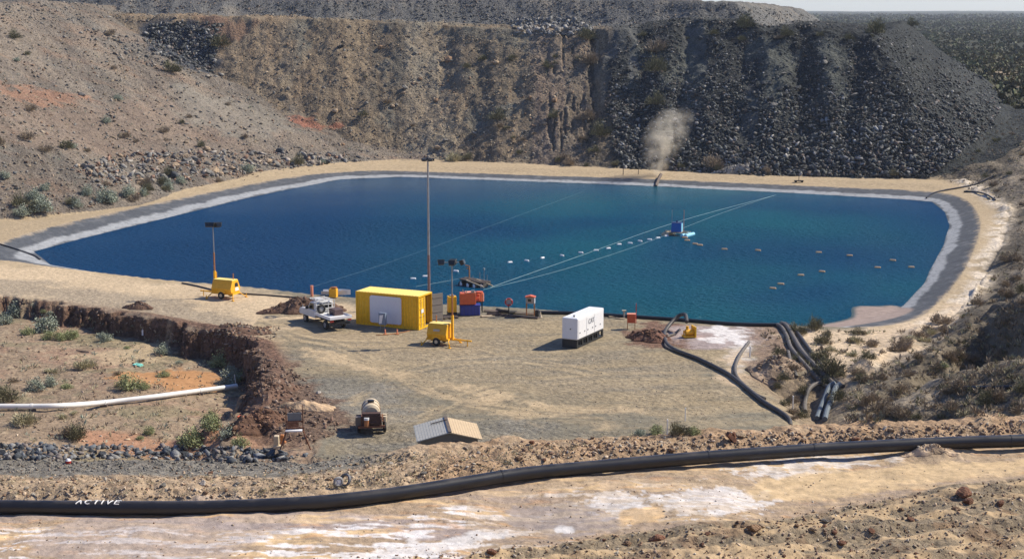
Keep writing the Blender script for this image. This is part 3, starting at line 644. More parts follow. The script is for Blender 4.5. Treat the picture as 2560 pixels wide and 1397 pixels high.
def rrect(x0, x1, z0, z1, r, n=5):
    o_ = []
    for cx_, cz_, a0 in ((x1-r, z0+r, -90), (x1-r, z1-r, 0), (x0+r, z1-r, 90), (x0+r, z0+r, 180)):
        for i in range(n+1): a = R(a0+90*i/n); o_.append((cx_+r*math.cos(a), cz_+r*math.sin(a)))
    return o_
MB().prism(rrect(1.38, 4.42, .32, 2.66, .2), -.03, -.012).build('blank_panel', PAN, t)
# small cabinet on the container side
cb_ = thing('meter_cabinet', 'small blue grey cabinet with a white board in front of the yellow container', 'cabinet', G(957, 826), rz)
MB().box((0, 0, 1.02), (.62, .28, 1.0)).build('body', mat('blue_grey_paint', (.17, .22, .30), .5), cb_)
MB().prism([(-.26, .6), (-.02, .62), (.14, 1.38), (-.2, 1.32)], -.17, -.145).build('board', WHT, cb_)
for x in (-.2, .2): MB().cyl((x, 0, 0), (x, 0, .52), .03).build('leg', STL, cb_)
for i, (u, v) in enumerate(((963, 836), (993, 836))):
    p_ = thing('pipe_stub', ['short orange pipe stub standing left in front of the yellow container', 'short orange pipe stub standing right in front of the yellow container'][i], 'pipe stub', G(u, v), .2, 'pipe stubs by the container')
    MB().cyl((0, 0, 0), (0, 0, .42), .06).build('pipe', PINKO, p_); MB().box((0, 0, .03), (.3, .3, .06)).build('base', RSTO, p_)
tag(MB().tube([G(940, 838, .03), G(970, 837, .04), G(1010, 831, .04), G(1030, 826, .05)], .03, 6).build('thin_hose', RSTO), 'thin rusty hose lying between the two orange pipe stubs', 'hose')
# ------------------------------------------------------------------ generator
N_ = W(1443, 872); Rr = W(1509, 842); rz = dirz(N_, Rr)
GL = math.hypot(Rr[0]-N_[0], Rr[1]-N_[1]); GW = 1.35
t = thing('generator', 'white enclosed generator on a black slotted skid base standing on the gravel pad', 'generator', N_, rz)
m = MB().box((GL/2, GW/2, .10), (GL, GW-.04, .12)).box((GL/2, GW/2, .62), (GL-.1, GW-.04, .10))
for i in range(6):
    x = .12+i*(GL-.24)/5
    for y in (.09, GW-.09): m.box((x, y, .36), (.22, .12, .44))
m.box((GL/2, GW/2, .36), (GL-.6, GW-.5, .42)).box((.1, GW/2, .36), (.12, GW-.2, .42))
m.build('skid_base', BLK, t)
body = MB().box((GL/2, GW/2, 1.56), (GL-.02, GW, 1.74)).build('enclosure', WHT, t, bevel=.05)
m = MB()
for i in range(3):
    x = .95+i*1.5; sdr = MB().box((x, -.012, 1.5), (1.42, .02, 1.5)).build('side_door', WHT, t, bevel=.008)
    for x2 in (x-.5, x+.4): MB().box((x2, -.032, 1.22), (.14, .03, .10)).build('door_latch', TXT, sdr)
MB().cyl((-.03, .6, 1.55), (.0, .6, 1.55), .05).build('lock', BLK, t)
m = MB().cyl((.55, .55, 2.43), (.55, .55, 2.55), .06).box((.55, .55, 2.56), (.2, .12, .03)); m.build('exhaust', BLK, t)
def text(s_, size, m_, parent, loc, rot, name='lettering', ex=.004):
    cu = bpy.data.curves.new('lettering', 'FONT'); cu.body = s_; cu.size = size; cu.extrude = ex; cu.offset = .004
    to = bpy.data.objects.new('tmp', cu); col.objects.link(to); dg = bpy.context.evaluated_depsgraph_get()
    me_ = bpy.data.meshes.new_from_object(to.evaluated_get(dg)); bpy.data.objects.remove(to)
    me_.materials.clear(); me_.materials.append(m_); o_ = link(name, me_, parent); o_.location = loc; o_.rotation_euler = rot; return o_
text('CAT', .56, TXT, t, (2.02, -.05, 1.66), (R(90), 0, 0))
m = MB()
for k in range(3): m.box((3.35, -.028, 1.98-.12*k), (.75-.1*k, .01, .045))
m.build('small_print', PAN, t)
# ------------------------------------------------------------------ utility truck
Rw = W(813, 824); Fw = W(760, 803); hd_ = dirz(Rw, Fw)
t = thing('utility_truck', 'white flat tray utility truck with roof rack and spare wheel parked beside the yellow container', 'utility truck', (Rw[0], Rw[1], min(Rw[2], h(Rw[0], Rw[1]))), hd_)
t.scale = (1.13, 1.1, 1.13)
# local x forward, y left = camera side is y=+ ... body centre lies at y=-0.8
cy_ = -.8
m = MB().box((1.45, cy_, .62), (4.9, .75, .16)); m.box((-.9, cy_, .55), (.12, 1.7, .2)).build('chassis', BLK, t)
m = MB().prism([(1.5, .62), (4.05, .62), (4.1, .98), (3.98, 1.06), (3.05, 1.16), (2.5, 1.2), (1.5, 1.2)], cy_-.86, cy_+.86); m.build('body', UTW, t, bevel=.02)
m = MB().prism([(1.52, 1.2), (2.98, 1.17), (2.45, 1.74), (2.3, 1.78), (1.62, 1.78), (1.55, 1.72)], cy_-.76, cy_+.76); m.build('cab', UTW, t, bevel=.03)
m = MB().prism([(1.85, 1.22), (2.75, 1.22), (2.36, 1.66), (1.85, 1.66)], cy_+.765, cy_+.785).prism([(1.85, 1.22), (2.75, 1.22), (2.36, 1.66), (1.85, 1.66)], cy_-.785, cy_-.765)
m.box((1.535, cy_, 1.5), (.03, 1.2, .38)); m.prism([(2.52, 1.68), (2.92, 1.24), (2.95, 1.25), (2.55, 1.70)], cy_-.66, cy_+.66); m.build('window', GLS, t)
m = MB().box((.22, cy_, .93), (2.55, 1.86, .08))
for y in (cy_-.92, cy_+.92): m.box((.22, y, 1.03), (2.55, .03, .14))
m.box((-1.06, cy_, 1.0), (.04, 1.86, .18)); m.build('tray', WHT, t)
m = MB(); 
for y in (cy_-.8, cy_-.27, cy_+.27, cy_+.8): m.cyl((1.42, y, .95), (1.42, y, 1.9), .03)
for z in (1.3, 1.6, 1.9): m.cyl((1.42, cy_-.8, z), (1.42, cy_+.8, z), .03)
m.build('headboard_rack', UTW, t)
m = MB()
for y in (cy_-.62, cy_+.62): m.cyl((1.42, y, 1.92), (2.75, y, 1.92), .03)
for x in (1.5, 1.9, 2.3, 2.7): m.cyl((x, cy_-.66, 1.95), (x, cy_+.66, 1.95), .025); m.cyl((x, cy_-.62, 1.92), (x, cy_-.62, 1.76), .02)
for x in (1.6, 2.1): m.box((x, cy_+.3, 2.0), (.3, .5, .05))
m.build('roof_rack', UTW, t)
wt = MB().cyl((0, -.11, 0), (0, .11, 0), .36, n=20); wt = wt.build('tyre', RUB)
def wheel(x, y, s=1):
    ty = MB().ring((0, 0, 0), .27, .1, 'y', 20, 8).cyl((0, -.09, 0), (0, .09, 0), .28, n=20).build('wheel', RUB, t); ty.location = (x, y, .36)
    MB().cyl((0, -.1, 0), (0, .1, 0), .19, n=16).cyl((0, -.12, 0), (0, .12, 0), .06, n=10).build('rim', STL, ty)
for x in (0, 3.25):
    for y in (cy_-.74, cy_+.74): wheel(x, y)
bpy.data.objects.remove(wt)
sp_ = MB().ring((0, 0, 0), .26, .1, 'x', 20, 8).build('spare_wheel', RUB, t); sp_.location = (1.3, cy_+.4, 1.32)
MB().cyl((-.05, 0, 0), (.05, 0, 0), .2, n=16).build('rim', STL, sp_)
m = MB().box((.35, cy_-.35, 1.2), (.9, .75, .46)).build('tool_box', mat('dark_red_brown_paint', (.10, .06, .055), .6), t, bevel=.02)
MB().cyl((.15, cy_+.35, 1.05), (.65, cy_+.2, 1.05), .06).box((.7, cy_-.3, 1.05), (.4, .3, .2)).build('tools', STL, t)
MB().box((4.12, cy_, .75), (.12, 1.7, .2)).cyl((4.2, cy_-.5, .8), (4.2, cy_+.5, .8), .04).cyl((4.2, cy_-.5, .6), (4.2, cy_-.5, 1.2), .035).cyl((4.2, cy_+.5, .6), (4.2, cy_+.5, 1.2), .035).build('bull_bar', STL, t)
for y in (cy_-.6, cy_+.6): MB().box((4.09, y, .9), (.04, .26, .15)).build('headlight', GLS, t)
for y in (cy_-.75, cy_+.75): MB().box((-1.0, y, .78), (.06, .3, .12)).build('tail_light', REDP, t)
for y in (cy_-.98, cy_+.98): MB().box((2.6, y, 1.3), (.1, .2, .22)).cyl((2.6, y*1-.0, 1.2), (2.7, cy_+(.8 if y > cy_ else -.8), 1.15), .015).build('mirror', BLK, t)
# ------------------------------------------------------------------ mobile light towers
def light_tower(label, loc, rotz, L, mast_x, mast_h, head_rot, spread, lamps, hole):
    t = thing('light_tower', label, 'light tower', loc, rotz, 'mobile light towers on the pad'); t.scale = (1.1, 1.1, 1.12); mast_h /= 1.12
    prof = [(-.62, .55), (-.72, .85), (-.42, 1.55), (.42, 1.55), (.72, .85), (.62, .55)]
    m = MB().prism(prof, 0, L, 'x').build('canopy', YELO, t, bevel=.025)
    MB().prism([(-.4, 1.553), (-.4, 1.585), (.4, 1.585), (.4, 1.553)], .05, L-.05, 'x').build('roof_sheet', YROOF, t)
    if hole:
        MB().prism([(-.1, 1.0), (-.05, 1.32), (.3, 1.32), (.42, 1.0)], L+.003, L+.02, 'x').build('vent', BLK, t); MB().prism([(-.05, .65), (-.05, .93), (.4, .93), (.5, .65)], L+.003, L+.02, 'x').build('label_plate', WHT, t)
    else: MB().box((L*.5, -.66, 1.15), (.5, .02, .16), rx=R(-23)).build('label_plate', CREAM, t)
    MB().box((L/2, 0, .46), (L+.2, 1.1, .16)).build('chassis', YELO, t)
    for y in (-.68, .68):
        ty = MB().ring((0, 0, 0), .23, .09, 'y', 18, 8).cyl((0, -.07, 0), (0, .07, 0), .24, n=16).build('wheel', RUB, t); ty.location = (L*.5, y, .32)
        MB().cyl((0, -.09, 0), (0, .09, 0), .13, n=14).build('rim', CREAM, ty)
    for y in (-.72, .72):
        MB().add(*(lambda q: ([q[0], q[1], q[2], q[3]]+[(a, b+.04, c) for a, b, c in q], [(0, 1, 2, 3), (7, 6, 5, 4), (0, 4, 5, 1), (1, 5, 6, 2), (2, 6, 7, 3), (3, 7, 4, 0)]))([(L*.5-.42, y, .5), (L*.5-.3, y, .74), (L*.5+.3, y, .74), (L*.5+.42, y, .5)])).build('mudguard', YELO, t)
    for sx in (-.05, L+.05):
        for sy in (-1, 1): 
            lg = MB().cyl((sx, sy*.45, .46), (sx+(.35 if sx > 0 else -.25), sy*1.0, .05), .04).cyl((sx+(.35 if sx > 0 else -.25), sy*1.0, 0), (sx+(.35 if sx > 0 else -.25), sy*1.0, .3), .035); lg.box((sx+(.35 if sx > 0 else -.25), sy*1.0, .02), (.2, .2, .04)); lg.build('outrigger', YELO, t)
    e = 1 if mast_x > L/2 else -1
    MB().cyl((mast_x, -.15, .42), (mast_x+e*1.35, 0, .42), .045).cyl((mast_x, .25, .42), (mast_x+e*1.35, 0, .42), .045).cyl((mast_x+e*1.2, 0, 0), (mast_x+e*1.2, 0, .5), .035).box((mast_x+e*1.4, 0, .42), (.2, .12, .1)).build('drawbar', YELO, t)
    ms = MB().box((mast_x, 0, .4+.9), (.16, .16, 1.8)).build('mast', YELO, t)
    MB().cyl((mast_x, 0, 1.6), (mast_x, 0, mast_h*.62), .065, n=10).build('lower_mast_tube', RSTO, ms)
    MB().cyl((mast_x, 0, mast_h*.6), (mast_x, 0, mast_h), .045, n=10).build('upper_mast_tube', STL, ms)
    MB().cyl((mast_x-e*.1, .1, 1.5), (mast_x-e*.1, .1, 2.1), .05, n=8).build('winch', YELO, ms)
    MB().cyl((L-.35 if e < 0 else .35, .25, 1.5), (L-.35 if e < 0 else .35, .25, 2.05), .05, n=8).build('exhaust', RSTO, t)
    hb_ = MB().cyl((-spread/2, 0, 0), (spread/2, 0, 0), .03, n=6).build('lamp_bar', STL, t); hb_.location = (mast_x, 0, mast_h); hb_.rotation_euler.z = head_rot-rotz
    for (x, y, z, rr) in lamps:
        lm = MB().prism([(-.2, -.16), (.2, -.16), (.26, .2), (-.26, .2)], -.12, .16).build('lamp', BLK, hb_, bevel=.015); lm.location = (x, y, z); lm.rotation_euler = (R(-20), 0, rr)
        MB().box((0, -.135, .02), (.34, .02, .26)).build('glass', GLS, lm)
    return t
light_tower('yellow mobile light tower standing alone on the sandy left bank by the pond edge', G(541, 742), R(-24), 1.95, -.1, 6.75, R(0), 1.0,
            [(-.45, .1, 0, R(10)), (-.1, -.1, .02, R(-10)), (.25, .12, 0, R(170)), (.5, -.05, .02, R(30))], True)
light_tower('yellow mobile light tower parked in front of the yellow container doors', G(1077, 858), R(-22), 1.55, 1.75, 6.75, R(4), 1.7,
            [(-.78, 0, 0, R(8)), (-.02, -.12, -.05, R(-8)), (.12, .2, 0, R(150)), (.78, 0, -.02, R(70))], False)
# ------------------------------------------------------------------ tall lamp mast
b_ = W(1073, 768); top = 26.5-math.hypot(b_[0], b_[1])*math.tan(PITCH+math.atan((400-698.5)/FPX))
t = thing('lamp_mast', 'tall thin steel lamp mast rising behind the yellow container', 'lamp mast', b_)
hm = top-b_[2]
MB().cyl((0, 0, 0), (0, 0, hm*.36), .14, .12, 12).build('lower_shaft', mat('reddish_steel', (.22, .14, .13), .6, noise=.2, nscale=3), t)
MB().cyl((0, 0, hm*.36), (0, 0, hm*.72), .115, .085, 12).build('middle_shaft', STL, t); MB().cyl((0, 0, hm*.72), (0, 0, hm), .10, .07, 10).build('upper_shaft', STL, t)
m = MB().ring((0, 0, hm), .45, .03, 'z', 16, 5)
for k in range(4): a = k*math.pi/2+.3; m.cyl((0, 0, hm-.1), (.55*math.cos(a), .55*math.sin(a), hm), .025, n=6)
m.build('lamp_ring', STL, t)
for k in range(5):
    a = k*2*math.pi/5+.2; l_ = MB().prism([(-.16, -.1), (.16, -.1), (.2, .12), (-.2, .12)], -.1, .12).build('floodlight', BLK, t); l_.location = (.46*math.cos(a), .46*math.sin(a), hm+.02); l_.rotation_euler.z = a+math.pi/2
# ------------------------------------------------------------------ pump corner
t = thing('blue_tank', 'dark blue ribbed plastic tank under the orange pump beside the pond', 'tank', G(1150, 790), R(6))
m = MB().box((.9, .5, .45), (1.75, .95, .86)); 
for k in range(6): m.box((.15+.3*k, .5, .45), (.12, 1.02, .8))
m.build('body', BLU, t, bevel=.02); MB().box((.9, .5, .91), (1.85, 1.05, .05)).build('rim', BLU, t)
bt = t.location
t = thing('pump_unit', 'orange red engine pump standing on the blue plastic tank', 'pump', (bt[0], bt[1], bt[2]+.94), R(6))
MB().box((.72, .5, .55), (1.4, .9, 1.0)).build('housing', ORGP, t, bevel=.03)
MB().box((.95, .48, 1.09), (.9, .8, .06)).build('lid', PINKO, t)
MB().cyl((1.43, .5, .5), (1.75, .5, .5), .2, n=14).cyl((1.7, .5, .35), (1.7, .5, .9), .12).build('impeller_casing', ORGP, t)
MB().cyl((.3, .5, 1.05), (.3, .5, 1.35), .04).cyl((.6, .3, 1.05), (.6, .3, 1.25), .05).box((1.15, .2, 1.2), (.3, .2, .2)).build('exhaust', STL, t)
t = thing('red_pump', 'small red pump drum just right of the orange engine pump', 'pump', G(1192, 782), R(6))
MB().cyl((.28, .4, 1.0), (.28, .4, 1.85), .32, n=18).build('drum', ORGP, t); MB().cyl((.55, .3, 1.0), (.55, .3, 1.7), .12).build('outlet', PINKO, t)
m = MB(); 
for x in (0, .5): 
    for y in (.1, .7): m.cyl((x, y, 0), (x, y, 1.0), .035)
m.box((.27, .4, .97), (.7, .75, .05)).build('stand', BLK, t)
t = thing('control_cabinet', 'bright yellow control cabinet between the open container door and the pump', 'cabinet', G(1122, 790), R(12))
MB().box((.35, .4, 1.0), (.75, .7, 1.4)).build('body', YELP, t, bevel=.02); MB().box((.3, .035, 1.0), (.6, .03, 1.25)).build('door', YELP, t)
MB().box((.35, .4, 1.76), (.35, .5, .1)).build('top_vent', STL, t); MB().box((.35, .4, .15), (.8, .75, .28)).build('base', BLK, t)
t = thing('timber_pallet', 'dark timber skid lying on the ground under the yellow control cabinet', 'pallet', G(1112, 800, .02), R(20))
m = MB(); 
for k in range(5): m.box((.6, .18+.26*k, .14), (1.5, .14, .03))
for x in (0, .6, 1.2): m.box((x, .7, .06), (.1, 1.3, .12))
m.build('boards', WOOD, t)
tag(MB().box((0, 0, .04), (1.0, .5, .06)).build('plank', WOODL), 'pale flat board on the ground right of the blue tank', 'board'); bpy.data.objects['plank'].location = G(1217, 791); bpy.data.objects['plank'].rotation_euler.z = .3
tag(MB().tube([G(1204, 752, .9), G(1216, 745, .8), G(1226, 762, .3), G(1245, 778, .12), G(1290, 783, .12)], .15, 10).build('suction_hose', RUB), 'thick black suction hose curling down beside the red pump', 'hose')
# black edge pipes and timbers along the near bank
tag(MB().tube([G(u, v, .16) for u, v in ((1340, 785), (1450, 787), (1560, 794), (1700, 803), (1840, 814), (1960, 816))], .15, 10, 3).build('edge_pipe', PIPE), 'black pipe lying along the near edge of the pond', 'pipe')
for i, (a_, b2_, zz, lb) in enumerate((((1210, 779), (1335, 788), .10, 'upper dark timber sleeper along the pond edge by the life ring'), ((1218, 786), (1345, 797), .08, 'lower dark timber sleeper along the pond edge by the life ring'))):
    p0 = G(*a_); p1 = G(*b2_); m = MB().tube([(p0[0], p0[1], p0[2]+zz), (p1[0], p1[1], p1[2]+zz)], .13, 4, 1); tag(m.build('timber_sleeper', WOOD if i else WOODL), lb, 'timber', 'timbers along the pond edge')
tag(MB().tube([G(u, v, .07) for u, v in ((455, 709), (500, 718), (545, 729), (600, 735), (700, 742), (775, 749))], .07, 8, 3).build('poly_pipe', PIPE), 'thin black pipe running along the sandy left bank behind the light tower', 'pipe')
tag(MB().tube([G(u, v, .08) for u, v in ((-20, 607), (0, 612), (40, 624), (85, 640), (100, 650))], .08, 8, 3).build('liner_pipe', PIPE), 'thin black pipe on the grey liner in the left corner of the pond', 'pipe')
# life ring
t = thing('life_ring_stand', 'red life ring on a dark post at the pond edge', 'life ring', G(1272, 791))
MB().box((0, 0, .04), (.7, .5, .08)).build('base', WOOD, t); MB().cyl((0, 0, 0), (0, 0, 1.1), .05).build('post', BLK, t)
lr = MB().ring((0, -.06, 1.3), .3, .062, 'y', 24, 8).build('life_ring', REDP, t, smooth=True)
MB().cyl((0, -.02, 1.3), (0, .0, 1.3), .26, n=18).build('backing_board', mat('grey_board', (.3, .3, .32), .6), t)
m = MB()
for k in range(4): a = k*math.pi/2+.8; m.ring((.3*math.cos(a), -.06, 1.3+.3*math.sin(a)), .088, .012, 'x' if k % 2 else 'z', 10, 4)
m.build('band', WHT, lr)
def legbox(name, label, cat, loc, rz, w_, d_, z0, z1, mb, mr, ml, roof):
    t = thing(name, label, cat, loc, rz); MB().box((0, 0, (z0+z1)/2), (w_, d_, z1-z0)).build('box', mb, t, bevel=.015)
    if roof: MB().prism([(-w_/2-.08, z1), (w_/2+.08, z1), (w_/2+.08, z1+.05), (0, z1+.17), (-w_/2-.08, z1+.05)], -d_/2-.08, d_/2+.08).build('roof', mr, t)
    for x in (-1, 1):
        for y in (-1, 1): MB().box((x*(w_/2-.03), y*(d_/2-.03), z0/2), (.05, .05, z0)).build('leg', ml, t)
    return t
q = legbox('instrument_hut', 'grey box with an orange lid on tall legs at the pond edge', 'instrument box', G(1326, 790), R(-8), .75, .5, 1.15, 1.7, STL, ORGP, RSTO, True)
MB().box((.385, 0, 1.42), (.02, .4, .55)).build('side_panel', WHT, q)
MB().box((-.05, -.26, 1.45), (.3, .02, .25)).build('window', GLS, q)
q = legbox('orange_cabinet', 'orange red cabinet on four short legs on the pad', 'cabinet', G(1578, 822), R(-6), .68, .45, .55, 1.28, ORGP, PINKO, RSTO, False)
MB().box((0, 0, 1.3), (.74, .5, .04)).build('lid', PINKO, q); MB().box((0, -.235, .92), (.5, .015, .55)).build('door', ORGP, q)
t = thing('drum', 'black drum standing under the orange lidded box', 'drum', G(1343, 792)); MB().cyl((0, 0, 0), (0, 0, .55), .2, n=16).cyl((0, 0, .55), (0, 0, .62), .15, n=12).ring((0, 0, .3), .2, .015, 'z', 16, 4).build('body', BLK, t)
t = thing('traffic_cone', 'pale traffic cone beside the black drum', 'cone', G(1351, 794)); MB().cyl((0, 0, .04), (0, 0, .55), .13, .03, 12).build('cone', CREAM, t); MB().box((0, 0, .02), (.34, .34, .04)).build('base', CREAM, t)
t = thing('red_stake', 'thin red stake rising behind the orange cabinet', 'stake', G(1590, 808)); MB().cyl((0, 0, 0), (0, 0, 1.75), .03, n=8).box((0, 0, 1.3), (.08, .03, .5)).build('rod', REDP, t)
t = thing('gauge_post', 'short grey gauge post with a pale cap at the pond edge', 'post', G(1560, 795)); MB().cyl((0, 0, 0), (0, 0, .6), .09, n=10).build('post', STL, t); MB().box((0, 0, .66), (.36, .2, .1)).build('cap', CREAM, t)
for i, (u, v, a, l) in enumerate(((1540, 793, .25, 1.3), (1552, 797, -.1, .8))):
    o = MB().box((0, 0, .05), (l, .25, .05), ry=.08).box((0, .1, .02), (l*.8, .1, .04)).build('loose_board', WOODL); o.location = G(u, v); o.rotation_euler.z = a
    tag(o, ['long pale loose board lying left of the orange cabinet', 'short pale loose board lying left of the orange cabinet'][i], 'board', 'loose boards')
# left bank small things
t = thing('valve_box', 'yellow and rusty valve box on a slab in front of the dinghy', 'valve box', G(834, 745), R(-15)); MB().box((0, 0, .5), (.7, .5, .8)).build('box', YELO, t, bevel=.02); MB().box((-.36, -.02, .5), (.02, .46, .7)).build('rusty_side', RSTO, t); MB().cyl((-.1, 0, .9), (-.1, 0, 1.05), .1).box((.15, 0, 1.0), (.3, .35, .12)).cyl((-.35, 0, .98), (.35, 0, .98), .04).build('valve_wheel', RSTO, t)
t = thing('orange_bollard', 'orange mooring post on the left bank near the dinghy', 'bollard', G(780, 741)); MB().cyl((0, 0, 0), (0, 0, 1.0), .13, n=14).cyl((0, 0, 1.0), (0, 0, 1.04), .15, n=14).build('post', PINKO, t)
t = thing('warning_marker', 'small red and white marker at the water edge on the left', 'marker', G(741, 727)); MB().cyl((0, 0, 0), (0, 0, .28), .09, .07, 10).build('base', REDP, t); MB().cyl((0, 0, .28), (0, 0, .5), .08, .02, 10).build('tip', WHT, t)
t = thing('dinghy', 'small white dinghy pulled up on the left bank behind the valve box', 'dinghy', (*P(841, 739, .0), .02), R(-6))
n_ = 13; V = []; Fs = []
for i in range(n_):
    q = i/(n_-1); x = -1.35+2.7*q; wd = .55*(1-max(0, (q-.45)/.55)**2.2)*(.85+.15*min(1, q/.3)); V += [(x, -wd, .46+.12*q*q), (x, -wd*.75, .12), (x, 0, .04+.1*q**3), (x, wd*.75, .12), (x, wd, .46+.12*q*q), (x, wd*.86, .45+.12*q*q), (x, wd*.6, .18), (x, -wd*.6, .18), (x, -wd*.86, .45+.12*q*q)]
for i in range(n_-1):
    for j in range(9): Fs.append((i*9+j, i*9+(j+1) % 9, (i+1)*9+(j+1) % 9, (i+1)*9+j))
Fs += [tuple(range(9)), tuple(range((n_-1)*9, n_*9))[::-1]]
MB().add(V, Fs).build('hull', UTW, t, smooth=True); MB().box((-.3, 0, .38), (.22, .8, .03)).box((.5, 0, .4), (.2, .65, .03)).build('bench', WOODL, t)
# ------------------------------------------------------------------ pump and hoses on the right of the pad
t = thing('hose_pump', 'yellow pump with a square guard board beside the white salt patch', 'pump', G(1722, 843), R(14))
MB().box((.42, 0, .5), (.1, 1.0, .85), rz=R(0)).build('guard_board', YELP, t); MB().cyl((-.3, 0, .42), (.35, 0, .42), .26, n=16).cyl((-.15, 0, .42), (-.15, 0, .95), .12).build('motor', YELO, t); MB().box((0, 0, .1), (1.0, .7, .16)).cyl((-.45, 0, .15), (-.45, 0, .6), .05).build('skid', YELO, t)
MB().box((.48, 0, .5), (.02, .8, .6)).build('red_edge', ORGP, t)
tag(MB().tube([G(1716, 834, 1.0), G(1712, 826, 1.35), G(1695, 822, 1.1), G(1672, 828, .5), G(1661, 838, .16), G(1666, 862, .15), G(1690, 880, .15), G(1740, 899, .15), G(1790, 923, .15), G(1830, 946, .15), G(1872, 980, .15), G(1910, 1010, .15), G(1952, 1036, .15), G(1972, 1052, .12), G(1976, 1060, -.1)], .16, 12).build('delivery_hose', DHOSE), 'long dark hose looping from the yellow pump across the pad', 'hose')
tag(MB().tube([G(1700, 832, .3), G(1685, 838, .12), G(1668, 845, .1), G(1664, 868, .1), G(1686, 879, .1)], .10, 8).build('suction_hose', HOSE), 'short dusty hose lying inside the loop by the yellow pump', 'hose')
tag(MB().tube([G(1872, 858, .1), G(1850, 890, .12), G(1838, 920, .12), G(1842, 945, .12), G(1862, 968, .12), G(1890, 990, .12), G(1912, 1000, .1)], .13, 10).build('curved_hose', HOSE), 'dusty hose curving around the end of the salt patch', 'hose')
pipes = [([(1943, 816), (1955, 824), (1968, 848), (1976, 872), (1996, 898), (2030, 936), (2052, 962), (2075, 974)], .17, HOSE, 'dusty bank pipe, leftmost of the bundle running down from the pond corner'),
         ([(1953, 813), (1968, 822), (1984, 850), (2006, 886), (2040, 922), (2068, 950), (2092, 972)], .20, HOSE, 'thickest dusty bank pipe in the middle of the bundle running down from the pond corner'),
         ([(1962, 811), (1985, 826), (2004, 850), (2028, 884), (2052, 916), (2080, 950), (2108, 970)], .15, DHOSE, 'dark bank pipe, rightmost of the bundle running down from the pond corner'),
         ([(1970, 883), (1975, 905), (1983, 925), (1991, 946)], .15, HOSE, 'short separate pipe lying left of the pipe bundle on pale sand')]
for pts, r, mm, lb in pipes: tag(MB().tube([G(u, v, r*.9) for u, v in pts], r, 10).build('bank_pipe', mm), lb, 'pipe', 'pipes down the right bank')
for pts, r, lb in (([(2088, 972), (2072, 982), (2060, 1005), (2050, 1030), (2042, 1052)], .19, 'blue grey culvert pipe, left one of the close pair in the gully'), ([(2102, 974), (2088, 984), (2078, 1006), (2068, 1030), (2062, 1054)], .19, 'blue grey culvert pipe, right one of the close pair in the gully'), ([(2050, 971), (2034, 976), (2020, 990), (2012, 1012), (2012, 1034)], .17, 'grey pipe arching down alone left of the blue grey pair')):
    tag(MB().tube([G(u, v, r+.25*(v < 1000)) for u, v in pts], r, 10).build('gully_pipe', BHOSE if 'pair in' in lb else HOSE), lb, 'pipe', 'pipes in the gully')
tag(MB().tube([G(u, v, .12) for u, v in ((2316, 497), (2330, 486), (2360, 478), (2400, 471), (2440, 462), (2490, 440))], .12, 8).build('corner_pipe', PIPE), 'black pipe crossing the liner at the far right corner of the pond', 'pipe')
tag(MB().tube([G(u, v, .12) for u, v in ((2410, 481), (2440, 482), (2465, 488), (2488, 502))], .12, 8).build('road_pipe', PIPE), 'short black pipe on the pale road edge at the far right corner', 'pipe')
tag(MB().tube([G(u, v, .12) for u, v in ((2392, 974), (2450, 973), (2530, 971))], .12, 8).build('scrub_pipe', PIPE), 'dark pipe lying in the scrub in front of the shaded hollow', 'pipe')
# white pipe in the sunken yard
t = thing('white_pipe', 'long white pipe lying across the sunken yard on the left', 'pipe', (0, 0, 0))
wp = [G(u, v, .30) for u, v in ((-60, 1027), (0, 1026), (80, 1026), (160, 1024), (260, 1016), (380, 1002), (500, 986), (592, 974))]
MB().tube(wp, .19, 14, 4).build('pipe', WPIPE, t, smooth=True)
for i in (2, 4, 6): 
    a_ = Vector(wp[i]); d_ = (Vector(wp[i])-Vector(wp[i-1])).normalized(); MB().cyl(a_-d_*.08, a_+d_*.08, .215, n=14).build('joint', WPIPE, t); MB().box(a_-Vector((0, 0, .28)), (.5, .3, .3)).build('support_block', WOOD, t)
t = thing('white_stake', 'thin pale stake leaning at the end of the white pipe', 'stake', G(590, 968)); MB().cyl((0, 0, 0), (-.08, 0, 1.05), .035, n=6).build('rod', WPIPE, t)
# marker posts
for u, v, hgt, lb, r in ((1713, 1052, .85, 'thin white post by the green weeds at the front of the pad', .035), (1668, 1086, .75, 'short pale post low in the weeds at the pad front', .035), (1875, 892, .8, 'broad white post at the end of the salt patch', .06), (1982, 1022, .9, 'thin pale post beside the gully', .045), (1558, 437, 1.3, 'dark stake on the far pond road, left of two', .06), (1596, 436, 1.3, 'dark stake on the far pond road, right of two', .05)):
    t = thing('marker_post', lb, 'post', G(u, v)); MB().cyl((0, 0, 0), (0, 0, hgt), r, n=8).build('post', WOOD if v < 500 else WPIPE, t); MB().cyl((0, 0, hgt), (0, 0, hgt+.04), r*1.2, r*.8, n=8).build('cap', WOOD if v < 500 else WHT, t)
# ------------------------------------------------------------------ near pipe with its lettering
t = thing('near_pipeline', 'large black pipeline along the near track with ACTIVE painted in white', 'pipeline', (0, 0, 0))
RP = .315
NPX = [(-300, 1262), (-100, 1266), (0, 1267), (250, 1269), (480, 1269), (640, 1264), (800, 1255), (980, 1235), (1160, 1207), (1300, 1185), (1460, 1169), (1700, 1148), (1900, 1133), (2100, 1120), (2300, 1110), (2430, 1105), (2560, 1101), (2900, 1089), (3300, 1078), (3900, 1066)]
pz = [5.26, 5.26, 5.26, 5.24, 5.2, 5.22, 5.25, 5.23, 5.26, 5.29, 5.29, 5.31, 5.33, 5.36, 5.39, 5.42, 5.46, 5.44, 5.44, 5.44]
npw = [(*P(u, v, z), z) for (u, v), z in zip(NPX, pz)]
pp = MB().tube(npw, RP, 24, 6).build('pipe', NPIPE, t, smooth=True)
sp3 = [Vector(p) for p in smooth_pts(npw, 6)]
